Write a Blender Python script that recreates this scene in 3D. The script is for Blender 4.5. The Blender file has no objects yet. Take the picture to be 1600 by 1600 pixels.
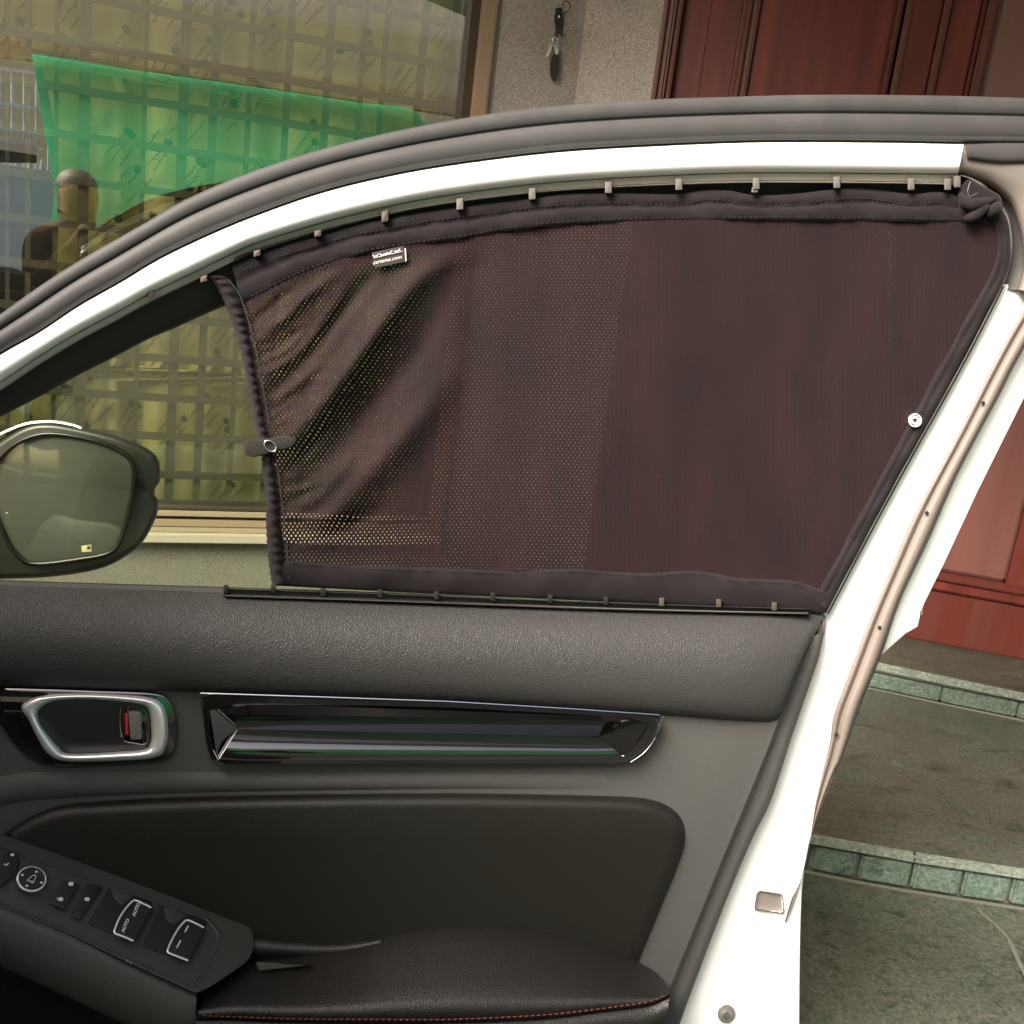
import bpy, bmesh, math, random
from math import sin, cos, tan, pi, radians, exp, sqrt
from mathutils import Vector, Matrix
random.seed(7)
scene = bpy.context.scene
COL = scene.collection

# ------------------------------------------------------------------ camera
CAM = Vector((0, 0, 1.3))
FPX = 1600.0
pitch, roll = radians(14), radians(7)
FW = Vector((0, cos(pitch), -sin(pitch)))
_r0 = Vector((1, 0, 0)); _u0 = Vector((0, sin(pitch), cos(pitch)))
CR = cos(roll) * _r0 + sin(roll) * _u0
CU = -sin(roll) * _r0 + cos(roll) * _u0
cd = bpy.data.cameras.new('camera'); cam = bpy.data.objects.new('camera', cd); COL.objects.link(cam)
cd.sensor_width = 36; cd.lens = 36; cd.clip_start = 0.01; cd.clip_end = 500
cam.matrix_world = Matrix((
    (CR.x, CU.x, -FW.x, CAM.x), (CR.y, CU.y, -FW.y, CAM.y), (CR.z, CU.z, -FW.z, CAM.z), (0, 0, 0, 1)))
scene.camera = cam

# ------------------------------------------------------------------ world, sun, exposure
SUN_EL, SUN_AZ = radians(40), radians(220)     # azimuth from +Y clockwise: behind the viewer, to the right
w = bpy.data.worlds.new('World'); scene.world = w; w.use_nodes = True
nt = w.node_tree; bg = nt.nodes['Background']
sky = nt.nodes.new('ShaderNodeTexSky'); sky.sky_type = 'NISHITA'; sky.sun_disc = False
sky.sun_elevation = SUN_EL; sky.sun_rotation = SUN_AZ; sky.air_density = 1.0; sky.dust_density = 6.0; sky.ozone_density = 0.6
tint = nt.nodes.new('ShaderNodeMix'); tint.data_type = 'RGBA'; tint.blend_type = 'MULTIPLY'; tint.inputs[0].default_value = 1
tint.inputs[7].default_value = (1.06, 1.0, .90, 1)          # hazy, slightly warm daylight
nt.links.new(sky.outputs[0], tint.inputs[6]); nt.links.new(tint.outputs[2], bg.inputs[0]); bg.inputs[1].default_value = 0.15
sd = bpy.data.lights.new('sun', 'SUN'); sd.energy = 4.4; sd.angle = radians(32); sd.color = (1.0, 0.95, 0.89)
sun = bpy.data.objects.new('sun', sd); COL.objects.link(sun)
sv = Vector((sin(SUN_AZ) * cos(SUN_EL), cos(SUN_AZ) * cos(SUN_EL), sin(SUN_EL)))
sun.rotation_euler = sv.to_track_quat('Z', 'Y').to_euler()
vs = scene.view_settings; vs.view_transform = 'Standard'; vs.look = 'None'; vs.exposure = 1.42; vs.gamma = 1

# ------------------------------------------------------------------ helpers
def ray(x, y): return FW + (x - 800) / FPX * CR - (y - 800) / FPX * CU
class Pl:
    """a real plane; call (x, y, d): the point seen at x, y on the plane moved d along its normal"""
    def __init__(s, p, n): s.p = Vector(p); s.n = Vector(n).normalized()
    def __call__(s, x, y, d=0.0):
        r = ray(x, y); q = s.p + s.n * d
        t = (q - CAM).dot(s.n) / r.dot(s.n)
        return CAM + r * t
def n_of(yaw, tilt=0):  # normal towards the camera
    return Vector((sin(yaw) * cos(tilt), -cos(yaw) * cos(tilt), sin(tilt)))
P = Pl(CAM + FW * 0.97, n_of(radians(14), radians(7)))

def empty(name, loc, label, cat, group=None):
    o = bpy.data.objects.new(name, None); COL.objects.link(o); o.location = loc
    o['label'] = label; o['category'] = cat
    if group: o['group'] = group
    o.empty_display_size = .05
    return o
def wloc(o):
    v = Vector((0, 0, 0))
    while o is not None:
        v = v + o.location if o.type == 'EMPTY' else v
        o = o.parent
    return v
def mesh_obj(name, verts, faces, mat, parent=None, smooth=True, uvs=None, label=None, kind=None, sharp=None):
    me = bpy.data.meshes.new(name); me.from_pydata([tuple(v) for v in verts], [], faces)
    if uvs:
        ul = me.uv_layers.new(name='UVMap')
        for l in me.loops: ul.data[l.index].uv = uvs[l.vertex_index]
    bm = bmesh.new(); bm.from_mesh(me)
    bmesh.ops.recalc_face_normals(bm, faces=bm.faces)
    bm.to_mesh(me); bm.free()
    if smooth:
        me.shade_smooth()
        if sharp: me.set_sharp_from_angle(angle=radians(sharp))
    o = bpy.data.objects.new(name, me); COL.objects.link(o)
    if mat: me.materials.append(mat)
    if parent:
        o.parent = parent
        if parent.type == 'EMPTY': o.matrix_parent_inverse = Matrix.Translation(-wloc(parent))
    if label: o['label'] = label
    if kind: o['kind'] = kind
    return o
def tag(o, label, cat=None, group=None, kind=None):
    if label: o['label'] = label
    if cat: o['category'] = cat
    if group: o['group'] = group
    if kind: o['kind'] = kind
    return o
def cr(pts, m=8):
    """Catmull-Rom through pts"""
    out = []; n = len(pts)
    for i in range(n - 1):
        p0 = pts[max(i - 1, 0)]; p1 = pts[i]; p2 = pts[i + 1]; p3 = pts[min(i + 2, n - 1)]
        for k in range(m):
            t = k / m
            out.append(tuple(0.5 * ((2 * b) + (-a + c) * t + (2 * a - 5 * b + 4 * c - d) * t * t + (-a + 3 * b - 3 * c + d) * t ** 3)
                             for a, b, c, d in zip(p0, p1, p2, p3)))
    out.append(tuple(pts[-1])); return out
def resample(pts, n, smooth=True):
    q = cr(pts) if smooth and len(pts) > 2 else [tuple(p) for p in pts]
    L = [0]
    for a, b in zip(q, q[1:]): L.append(L[-1] + math.dist(a, b))
    out = []; j = 0
    for i in range(n):
        s = L[-1] * i / (n - 1)
        while j < len(L) - 2 and L[j + 1] < s: j += 1
        t = (s - L[j]) / max(L[j + 1] - L[j], 1e-9)
        out.append(tuple(a + (b - a) * t for a, b in zip(q[j], q[j + 1])))
    return out
def closed_cr(pts, m=6):
    n = len(pts); out = []
    for i in range(n):
        p0, p1, p2, p3 = pts[i - 1], pts[i], pts[(i + 1) % n], pts[(i + 2) % n]
        for k in range(m):
            t = k / m
            out.append(tuple(0.5 * ((2 * b) + (-a + c) * t + (2 * a - 5 * b + 4 * c - d) * t * t + (-a + 3 * b - 3 * c + d) * t ** 3)
                             for a, b, c, d in zip(p0, p1, p2, p3)))
    return out
def roundpoly(pts, r, k=5):
    out = []; n = len(pts)
    for i in range(n):
        rr = r[i] if isinstance(r, (list, tuple)) else r
        a, b, c = Vector(pts[i - 1][:2]), Vector(pts[i][:2]), Vector(pts[(i + 1) % n][:2])
        u, v = (a - b), (c - b)
        rr = min(rr, u.length * .45, v.length * .45)
        u.normalize(); v.normalize(); p, q = b + u * rr, b + v * rr
        if rr < .01: out.append((b.x, b.y)); continue
        for j in range(k + 1):
            t = j / k
            z = p * (1 - t) ** 2 + b * 2 * t * (1 - t) + q * t * t
            out.append((z.x, z.y))
    return out
def area(o): return sum(a[0] * b[1] - b[0] * a[1] for a, b in zip(o, o[1:] + o[:1])) / 2
def inset(o, r):
    n = len(o); s = 1 if area(o) > 0 else -1; out = []
    for i in range(n):
        a, b, c = o[i - 1], o[i], o[(i + 1) % n]
        e1 = Vector((b[0] - a[0], b[1] - a[1])); e2 = Vector((c[0] - b[0], c[1] - b[1]))
        if e1.length < 1e-6: e1 = e2
        if e2.length < 1e-6: e2 = e1
        e1.normalize(); e2.normalize()
        m = Vector((-e1.y - e2.y, e1.x + e2.x))
        if m.length < 1e-6: m = Vector((-e1.y, e1.x))
        m.normalize(); k = 1 / max(.5, m.dot(Vector((-e1.y, e1.x))))
        out.append((b[0] + m.x * r * s * k, b[1] + m.y * r * s * k))
    return out
def loft(name, rows, mat, parent=None, pl=None, closed=False, smooth=True, sharp=None, uv=False, label=None, kind=None):
    pl = pl or P; n = len(rows[0]); V = []; F = []; UV = []
    for r in rows:
        for p in r:
            V.append(pl(p[0], p[1], p[2]) if pl != 'w' else Vector(p)); UV.append((p[3] / 100, p[4] / 100) if len(p) > 3 else (p[0] / 100, p[1] / 100))
    for i in range(len(rows) - 1):
        for j in range(n - (0 if closed else 1)):
            k = (j + 1) % n
            F.append((i * n + j, i * n + k, (i + 1) * n + k, (i + 1) * n + j))
    return mesh_obj(name, V, F, mat, parent, smooth, UV if uv else None, label, kind, sharp)
def band(name, top, bot, prof, n, mat, parent=None, pl=None, sharp=40, **k):
    T = resample(top, n); B = resample(bot, n)
    rows = [[(a[0] + (b[0] - a[0]) * t, a[1] + (b[1] - a[1]) * t, d) for a, b in zip(T, B)] for t, d in prof]
    return loft(name, rows, mat, parent, pl, sharp=sharp, **k)
def plate(name, outl, d, thick, bev, mat, parent=None, pl=None, bd=None, smooth=True, label=None, dome=0, steps=3, kind=None, ret=False):
    """solid plate from its outline: front face at d, rounded edge, back at d - thick"""
    pl = pl or P; bd = bd if bd is not None else min(thick * .8, bev * .0006)
    rows = [[(x, y, d - thick) for x, y in outl], [(x, y, d - bd) for x, y in outl]]
    for i in range(1, steps + 1):
        a = i / steps * pi / 2
        rows.append([(x, y, d - bd * (1 - sin(a))) for x, y in inset(outl, bev * (1 - cos(a)))])
    n = len(outl); V = [pl(*p) for r in rows for p in r]; F = []
    for i in range(len(rows) - 1):
        for j in range(n):
            k = (j + 1) % n; F.append((i * n + j, i * n + k, (i + 1) * n + k, (i + 1) * n + j))
    last = rows[-1]; base = (len(rows) - 1) * n
    if dome:
        cx = sum(p[0] for p in last) / n; cy = sum(p[1] for p in last) / n
        for s in range(1, 5):
            t = s / 5
            for x, y, z in last: V.append(pl(x + (cx - x) * t, y + (cy - y) * t, z + dome * (1 - (1 - t) ** 2)))
            for j in range(n):
                k = (j + 1) % n; F.append((base + (s - 1) * n + j, base + (s - 1) * n + k, base + s * n + k, base + s * n + j))
        V.append(pl(cx, cy, d + dome)); c = len(V) - 1
        for j in range(n): F.append((base + 4 * n + j, base + 4 * n + (j + 1) % n, c))
    else: F.append(tuple(base + j for j in range(n)))
    F.append(tuple(range(n))[::-1])
    if ret: return V, F
    return mesh_obj(name, V, F, mat, parent, smooth, None, label, kind, 35)
def ring(name, outer, inner, prof, mat, parent=None, pl=None, n=96, label=None, sharp=None):
    O = resample(outer + outer[:1], n + 1, False)[:-1]
    cx = sum(p[0] for p in O) / n; cy = sum(p[1] for p in O) / n
    dense = resample(inner + inner[:1], 400, False)
    I = []
    for p in O:  # pair by angle round the centre
        a = math.atan2(p[1] - cy, p[0] - cx)
        I.append(min(dense, key=lambda q: abs(math.remainder(math.atan2(q[1] - cy, q[0] - cx) - a, 2 * pi))))
    rows = [[(a[0] + (b[0] - a[0]) * t, a[1] + (b[1] - a[1]) * t, d) for a, b in zip(O, I)] for t, d in prof]
    return loft(name, rows, mat, parent, pl, closed=True, label=label, sharp=sharp)
def tube(name, pts, r, mat, parent=None, seg=8, ret=False, label=None, rr=None):
    """pts: world points"""
    V = []; F = []; n = len(pts)
    for i, p in enumerate(pts):
        p = Vector(p); t = (Vector(pts[min(i + 1, n - 1)]) - Vector(pts[max(i - 1, 0)])).normalized()
        u = t.cross(Vector((0.31, .2, .93))).normalized(); v = t.cross(u)
        q = rr[i] if rr else r
        for k in range(seg): V.append(p + q * (cos(2 * pi * k / seg) * u + sin(2 * pi * k / seg) * v))
    for i in range(n - 1):
        for k in range(seg):
            F.append((i * seg + k, i * seg + (k + 1) % seg, (i + 1) * seg + (k + 1) % seg, (i + 1) * seg + k))
    F.append(tuple(range(seg))[::-1]); F.append(tuple((n - 1) * seg + k for k in range(seg)))
    if ret: return V, F
    return mesh_obj(name, V, F, mat, parent, True, label=label, sharp=50)
class MB:
    def __init__(s): s.V = []; s.F = []
    def add(s, vf):
        b = len(s.V); s.V += vf[0]; s.F += [tuple(i + b for i in f) for f in vf[1]]
    def build(s, name, mat, parent=None, **k): return mesh_obj(name, s.V, s.F, mat, parent, **k)
def box8(c):  # 8 world points -> V, F  (0-3 back ring, 4-7 front ring)
    return list(c), [(0, 1, 2, 3), (7, 6, 5, 4), (0, 4, 5, 1), (1, 5, 6, 2), (2, 6, 7, 3), (3, 7, 4, 0)]
def bevel_box(name, c, mat, parent=None, bev=.002, **k):
    V, F = box8(c); o = mesh_obj(name, V, F, mat, parent, smooth=False, **k)
    if bev:
        bm = bmesh.new(); bm.from_mesh(o.data)
        bmesh.ops.bevel(bm, geom=bm.edges[:], offset=bev, segments=2, affect='EDGES', clamp_overlap=True)
        bm.to_mesh(o.data); bm.free(); o.data.shade_smooth(); o.data.set_sharp_from_angle(angle=radians(50))
    return o
def text_mesh(s, size, tf, bold=0):
    c = bpy.data.curves.new('txt', 'FONT'); c.body = s; c.size = size; c.align_x = 'CENTER'; c.align_y = 'CENTER'
    c.offset = bold; c.resolution_u = 3
    o = bpy.data.objects.new('txt', c); COL.objects.link(o)
    me = bpy.data.meshes.new_from_object(o.evaluated_get(bpy.context.evaluated_depsgraph_get()))
    V = [tf(v.co.x, v.co.y) for v in me.vertices]; F = [tuple(p.vertices) for p in me.polygons]
    bpy.data.objects.remove(o); bpy.data.curves.remove(c); bpy.data.meshes.remove(me)
    return V, F

# ------------------------------------------------------------------ materials
def mat(name, col, rough=.5, metal=0, spec=.5, coat=0, bump=None, var=None, sheen=0, coatr=.05):
    """bump=(kind, scale, strength, distance); var=(colour2, scale, detail, lo, hi)"""
    m = bpy.data.materials.new(name); m.use_nodes = True; t = m.node_tree; b = t.nodes['Principled BSDF']
    b.inputs['Base Color'].default_value = (*col, 1); b.inputs['Roughness'].default_value = rough
    b.inputs['Metallic'].default_value = metal; b.inputs['Specular IOR Level'].default_value = spec
    b.inputs['Coat Weight'].default_value = coat; b.inputs['Coat Roughness'].default_value = coatr
    b.inputs['Sheen Weight'].default_value = sheen
    tc = t.nodes.new('ShaderNodeTexCoord')
    if var:
        n = t.nodes.new('ShaderNodeTexNoise'); n.inputs['Scale'].default_value = var[1]; n.inputs['Detail'].default_value = var[2]
        mr = t.nodes.new('ShaderNodeMapRange'); mr.inputs[1].default_value = var[3]; mr.inputs[2].default_value = var[4]
        mx = t.nodes.new('ShaderNodeMix'); mx.data_type = 'RGBA'
        mx.inputs[6].default_value = (*col, 1); mx.inputs[7].default_value = (*var[0], 1)
        mp = t.nodes.new('ShaderNodeMapping')
        if len(var) > 5: mp.inputs['Scale'].default_value = var[5]
        t.links.new(tc.outputs['Object'], mp.inputs[0]); t.links.new(mp.outputs[0], n.inputs['Vector'])
        t.links.new(n.outputs[0], mr.inputs[0]); t.links.new(mr.outputs[0], mx.inputs[0])
        t.links.new(mx.outputs[2], b.inputs['Base Color'])
    if bump:
        if bump[0] == 'voronoi':
            n = t.nodes.new('ShaderNodeTexVoronoi'); n.feature = 'DISTANCE_TO_EDGE'; n.inputs['Scale'].default_value = bump[1]; src = n.outputs['Distance']
            mm = t.nodes.new('ShaderNodeMapRange'); mm.inputs[2].default_value = .25; t.links.new(src, mm.inputs[0]); src = mm.outputs[0]
            nz = t.nodes.new('ShaderNodeTexNoise'); nz.inputs['Scale'].default_value = bump[1] * .35; nz.inputs['Detail'].default_value = 3
            t.links.new(tc.outputs['Object'], nz.inputs['Vector'])
            add = t.nodes.new('ShaderNodeMath'); add.operation = 'MULTIPLY_ADD'; add.inputs[1].default_value = .6
            t.links.new(src, add.inputs[0]); t.links.new(nz.outputs[0], add.inputs[2]); src = add.outputs[0]
        else:
            n = t.nodes.new('ShaderNodeTexNoise'); n.inputs['Scale'].default_value = bump[1]; n.inputs['Detail'].default_value = 4; src = n.outputs[0]
        t.links.new(tc.outputs['Object'], n.inputs['Vector'])
        bp = t.nodes.new('ShaderNodeBump'); bp.inputs['Strength'].default_value = bump[2]; bp.inputs['Distance'].default_value = bump[3]
        t.links.new(src, bp.inputs['Height']); t.links.new(bp.outputs[0], b.inputs['Normal'])
    return m
def glass_mat(name, tint, refl, rough=0.0):
    m = bpy.data.materials.new(name); m.use_nodes = True; t = m.node_tree; t.nodes.remove(t.nodes['Principled BSDF'])
    tr = t.nodes.new('ShaderNodeBsdfTransparent'); tr.inputs[0].default_value = (*tint, 1)
    gl = t.nodes.new('ShaderNodeBsdfGlossy'); gl.inputs['Roughness'].default_value = rough
    fr = t.nodes.new('ShaderNodeLayerWeight'); fr.inputs[0].default_value = .5
    mr = t.nodes.new('ShaderNodeMapRange'); mr.inputs[1].default_value = 0; mr.inputs[2].default_value = 1
    mr.inputs[3].default_value = refl; mr.inputs[4].default_value = 1
    pw = t.nodes.new('ShaderNodeMath'); pw.operation = 'POWER'; pw.inputs[1].default_value = 5
    mx = t.nodes.new('ShaderNodeMixShader')
    t.links.new(fr.outputs['Facing'], pw.inputs[0]); t.links.new(pw.outputs[0], mr.inputs[0])
    t.links.new(mr.outputs[0], mx.inputs[0]); t.links.new(tr.outputs[0], mx.inputs[1]); t.links.new(gl.outputs[0], mx.inputs[2])
    t.links.new(mx.outputs[0], t.nodes['Material Output'].inputs[0])
    return m

M_white = mat('white_car_paint', (.90, .90, .89), .25, coat=.6)
M_rubber = mat('grey_rubber', (.040, .0395, .040), .62, spec=.3, bump=('noise', 900, .12, .0003), var=((.049, .048, .048), 30, 3, .4, .7))
M_rubber2 = mat('black_rubber', (.02, .019, .018), .6)
M_seal = mat('door_edge_seal', (.14, .115, .10), .6, bump=('noise', 500, .1, .0003))
M_trim = mat('pillar_trim_plastic', (.16, .14, .125), .65, bump=('noise', 1500, .25, .0004))
M_chan = mat('window_channel', (.018, .016, .013), .55)
M_leather = mat('belt_leather', (.037, .0365, .0355), .48, spec=.3, bump=('voronoi', 420, .6, .0009))
M_panel = mat('door_panel_plastic', (.064, .063, .060), .6, spec=.4, bump=('voronoi', 700, .5, .0006))
M_pad = mat('insert_soft_leather', (.009, .0078, .0062), .46, spec=.4, bump=('voronoi', 450, .35, .0006))
M_arm = mat('armrest_leather', (.009, .008, .0068), .46, spec=.55, bump=('voronoi', 380, .4, .0006))
M_console = mat('console_plastic', (.032, .032, .029), .5, bump=('noise', 1600, .15, .0003))
M_btn = mat('button_plastic', (.014, .014, .014), .4)
M_gloss = mat('gloss_black_trim', (.006, .006, .006), .06, spec=.6, coat=1, coatr=.02)
M_gloss.node_tree.nodes['Principled BSDF'].inputs['Coat IOR'].default_value = 1.9
M_chrome = mat('satin_chrome', (.95, .95, .95), .25, metal=.6)
M_bright = mat('bright_metal', (.8, .78, .76), .22, metal=1)
M_mark = mat('white_marking', (.55, .55, .53), .5)
M_red = mat('red_marking', (.45, .02, .03), .4)
M_stitch = mat('red_thread', (.15, .03, .028), .7)
M_rail = mat('grey_rail', (.6, .55, .5), .35, spec=.5)
M_railb = mat('black_rail', (.03, .03, .028), .3)
M_clip = mat('clip_plastic', (.11, .10, .09), .5)
M_clipd = mat('clip_plastic_dark', (.06, .05, .04), .5)
M_velcro = mat('velcro_black', (.015, .013, .009), .9, bump=('noise', 1200, .6, .001))
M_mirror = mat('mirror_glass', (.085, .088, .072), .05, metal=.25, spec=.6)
M_cup = mat('bowl_plastic', (.012, .013, .013), .35)
M_bowlgrey = mat('lock_tab_grey', (.14, .14, .13), .4)
M_fabric_hem = mat('shade_hem_fabric', (.0100, .0076, .0090), .85, spec=.15, sheen=.05, bump=('noise', 900, .35, .0006), var=((.0135, .0105, .0122), 60, 2, .4, .7))
M_glassc = glass_mat('tinted_car_glass', (.90, .94, .84), .022)
M_glassw = glass_mat('house_window_glass', (.95, .97, .94), .28)

def shade_fabric():
    m = bpy.data.materials.new('shade_mesh_fabric'); m.use_nodes = True; t = m.node_tree; L = t.links
    b = t.nodes['Principled BSDF']; b.inputs['Base Color'].default_value = (.0115, .0055, .0068, 1)
    b.inputs['Roughness'].default_value = .8; b.inputs['Sheen Weight'].default_value = .04; b.inputs['Specular IOR Level'].default_value = .15
    uv = t.nodes.new('ShaderNodeUVMap')
    def lattice(off):
        mp = t.nodes.new('ShaderNodeMapping'); mp.inputs['Scale'].default_value = (100 / 6.8, 100 / 9.6, 1); mp.inputs['Location'].default_value = (off, off, 0)
        mp.inputs['Rotation'].default_value = (0, 0, 0)
        L.new(uv.outputs[0], mp.inputs[0])
        v = t.nodes.new('ShaderNodeTexVoronoi'); v.voronoi_dimensions = '2D'; v.inputs['Randomness'].default_value = .06; v.inputs['Scale'].default_value = 1
        L.new(mp.outputs[0], v.inputs['Vector']); return v.outputs['Distance']
    mn = t.nodes.new('ShaderNodeMath'); mn.operation = 'MINIMUM'
    L.new(lattice(0), mn.inputs[0]); L.new(lattice(.5), mn.inputs[1])
    hole = t.nodes.new('ShaderNodeMapRange'); sx_ = t.nodes.new('ShaderNodeSeparateXYZ'); L.new(uv.outputs[0], sx_.inputs[0])
    st_ = t.nodes.new('ShaderNodeMapRange'); st_.inputs[1].default_value = 4.6; st_.inputs[2].default_value = 7.6     # openings stretched wider near the gathered edge
    st_.inputs[3].default_value = .215; st_.inputs[4].default_value = .098; L.new(sx_.outputs[0], st_.inputs[0])
    lo_ = t.nodes.new('ShaderNodeMath'); lo_.operation = 'SUBTRACT'; lo_.inputs[1].default_value = .09; L.new(st_.outputs[0], lo_.inputs[0])
    L.new(lo_.outputs[0], hole.inputs[1]); L.new(st_.outputs[0], hole.inputs[2])
    hole.inputs[3].default_value = 1; hole.inputs[4].default_value = 0
    L.new(mn.outputs[0], hole.inputs[0])
    tr = t.nodes.new('ShaderNodeBsdfTransparent'); mx = t.nodes.new('ShaderNodeMixShader')
    L.new(hole.outputs[0], mx.inputs[0]); L.new(b.outputs[0], mx.inputs[1]); L.new(tr.outputs[0], mx.inputs[2])
    bp = t.nodes.new('ShaderNodeBump'); bp.inputs['Strength'].default_value = .2; bp.inputs['Distance'].default_value = .0004
    L.new(mn.outputs[0], bp.inputs['Height']); L.new(bp.outputs[0], b.inputs['Normal'])
    L.new(mx.outputs[0], t.nodes['Material Output'].inputs[0]); return m
M_mesh = shade_fabric()

def weave_tone():
    t = M_mesh.node_tree; L = t.links; b = t.nodes['Principled BSDF']; uv = t.nodes.new('ShaderNodeUVMap')
    w_ = t.nodes.new('ShaderNodeTexWave'); w_.inputs['Scale'].default_value = 4.6; w_.inputs['Distortion'].default_value = .6; w_.inputs['Detail'].default_value = 2
    n = t.nodes.new('ShaderNodeTexNoise'); n.inputs['Scale'].default_value = .9; n.inputs['Detail'].default_value = 4
    mp = t.nodes.new('ShaderNodeMapping'); mp.inputs['Scale'].default_value = (1.6, .5, 1); L.new(uv.outputs[0], mp.inputs[0]); L.new(mp.outputs[0], n.inputs[0]); L.new(uv.outputs[0], w_.inputs[0])
    r = t.nodes.new('ShaderNodeValToRGB'); e = r.color_ramp.elements; e[0].position = .32; e[0].color = (.0095, .0052, .0062, 1); e[1].position = .68; e[1].color = (.0165, .0068, .0080, 1)
    L.new(n.outputs[0], r.inputs[0]); mr = t.nodes.new('ShaderNodeMapRange'); mr.inputs[3].default_value = .85; mr.inputs[4].default_value = 1.15; L.new(w_.outputs['Fac'], mr.inputs[0])
    v = t.nodes.new('ShaderNodeVectorMath'); v.operation = 'SCALE'; L.new(r.outputs[0], v.inputs[0]); L.new(mr.outputs[0], v.inputs['Scale']); L.new(v.outputs[0], b.inputs['Base Color'])
weave_tone()
def granite():
    m = mat('granite_facing', (.25, .225, .195), .8, bump=('noise', 500, .25, .0008)); t = m.node_tree; L = t.links
    b = t.nodes['Principled BSDF']; tc = t.nodes.new('ShaderNodeTexCoord')
    n = t.nodes.new('ShaderNodeTexNoise'); n.inputs['Scale'].default_value = 330; n.inputs['Detail'].default_value = 3; n.inputs['Roughness'].default_value = .8
    r = t.nodes.new('ShaderNodeValToRGB'); e = r.color_ramp.elements
    e[0].position = .36; e[0].color = (.145, .130, .122, 1); e[1].position = .62; e[1].color = (.40, .365, .345, 1)
    x = e.new(.5); x.color = (.250, .226, .210, 1)
    n2 = t.nodes.new('ShaderNodeTexNoise'); n2.inputs['Scale'].default_value = 9; n2.inputs['Detail'].default_value = 4
    m2 = t.nodes.new('ShaderNodeMix'); m2.data_type = 'RGBA'; m2.blend_type = 'MULTIPLY'; m2.inputs[0].default_value = 1
    r2 = t.nodes.new('ShaderNodeValToRGB'); r2.color_ramp.elements[0].position = .3; r2.color_ramp.elements[0].color = (.82, .82, .82, 1); r2.color_ramp.elements[1].position = .7
    L.new(tc.outputs['Object'], n.inputs[0]); L.new(tc.outputs['Object'], n2.inputs[0]); L.new(n.outputs[0], r.inputs[0]); L.new(n2.outputs[0], r2.inputs[0])
    L.new(r.outputs[0], m2.inputs[6]); L.new(r2.outputs[0], m2.inputs[7]); L.new(m2.outputs[2], b.inputs['Base Color']); return m
M_granite = granite()
def marble(name, cols, scale, stretch=(1, 1, 1), vein=.6, rough=.4, bumps=.2, vw=.012):
    m = mat(name, cols[0], rough, bump=('noise', 60, bumps, .003)); t = m.node_tree; L = t.links; b = t.nodes['Principled BSDF']
    tc = t.nodes.new('ShaderNodeTexCoord'); mp = t.nodes.new('ShaderNodeMapping'); mp.inputs['Scale'].default_value = stretch
    mp.inputs['Rotation'].default_value = (0, 0, .35)
    L.new(tc.outputs['Object'], mp.inputs[0])
    n = t.nodes.new('ShaderNodeTexNoise'); n.inputs['Scale'].default_value = scale; n.inputs['Detail'].default_value = 12; n.inputs['Roughness'].default_value = .74; n.inputs['Distortion'].default_value = .6
    L.new(mp.outputs[0], n.inputs[0]); r = t.nodes.new('ShaderNodeValToRGB'); r.color_ramp.elements.remove(r.color_ramp.elements[1])
    for i, c in enumerate(cols):
        e = r.color_ramp.elements[0] if i == 0 else r.color_ramp.elements.new(.32 + .38 * i / (len(cols) - 1))
        e.position = .32 + .38 * i / (len(cols) - 1); e.color = (*c, 1)
    L.new(n.outputs[0], r.inputs[0])
    v = t.nodes.new('ShaderNodeTexNoise'); v.inputs['Scale'].default_value = scale * 1.3; v.inputs['Detail'].default_value = 6; v.inputs['Distortion'].default_value = 1.2
    L.new(mp.outputs[0], v.inputs[0])
    a = t.nodes.new('ShaderNodeMath'); a.operation = 'SUBTRACT'; a.inputs[1].default_value = .5; L.new(v.outputs[0], a.inputs[0])
    ab = t.nodes.new('ShaderNodeMath'); ab.operation = 'ABSOLUTE'; L.new(a.outputs[0], ab.inputs[0])
    mr = t.nodes.new('ShaderNodeMapRange'); mr.inputs[2].default_value = vw; mr.inputs[3].default_value = vein; mr.inputs[4].default_value = 0; L.new(ab.outputs[0], mr.inputs[0])
    mx = t.nodes.new('ShaderNodeMix'); mx.data_type = 'RGBA'; mx.inputs[7].default_value = (.13, .135, .105, 1)
    L.new(mr.outputs[0], mx.inputs[0]); L.new(r.outputs[0], mx.inputs[6])
    g = t.nodes.new('ShaderNodeTexNoise'); g.inputs['Scale'].default_value = 170; g.inputs['Detail'].default_value = 6; g.inputs['Roughness'].default_value = .75   # mineral grain
    L.new(tc.outputs['Object'], g.inputs[0]); gr = t.nodes.new('ShaderNodeMapRange'); gr.inputs[1].default_value = .36; gr.inputs[2].default_value = .64
    gr.inputs[3].default_value = .55; gr.inputs[4].default_value = 1.5; L.new(g.outputs[0], gr.inputs[0])
    g2 = t.nodes.new('ShaderNodeTexNoise'); g2.inputs['Scale'].default_value = 3.1; g2.inputs['Detail'].default_value = 3; L.new(tc.outputs['Object'], g2.inputs[0])
    g3 = t.nodes.new('ShaderNodeMapRange'); g3.inputs[1].default_value = .35; g3.inputs[2].default_value = .65; g3.inputs[3].default_value = .75; g3.inputs[4].default_value = 1.3; L.new(g2.outputs[0], g3.inputs[0])
    gm = t.nodes.new('ShaderNodeMath'); gm.operation = 'MULTIPLY'; L.new(gr.outputs[0], gm.inputs[0]); L.new(g3.outputs[0], gm.inputs[1])
    vm = t.nodes.new('ShaderNodeVectorMath'); vm.operation = 'SCALE'; L.new(mx.outputs[2], vm.inputs[0]); L.new(gm.outputs[0], vm.inputs['Scale'])
    L.new(vm.outputs[0], b.inputs['Base Color']); return m
M_tread = marble('brown_green_slate', [(.014, .019, .012), (.033, .040, .028), (.055, .056, .043), (.033, .046, .030), (.10, .105, .08)], 10, (1, 1.5, 1), .3, .38, .35, .01)
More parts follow.
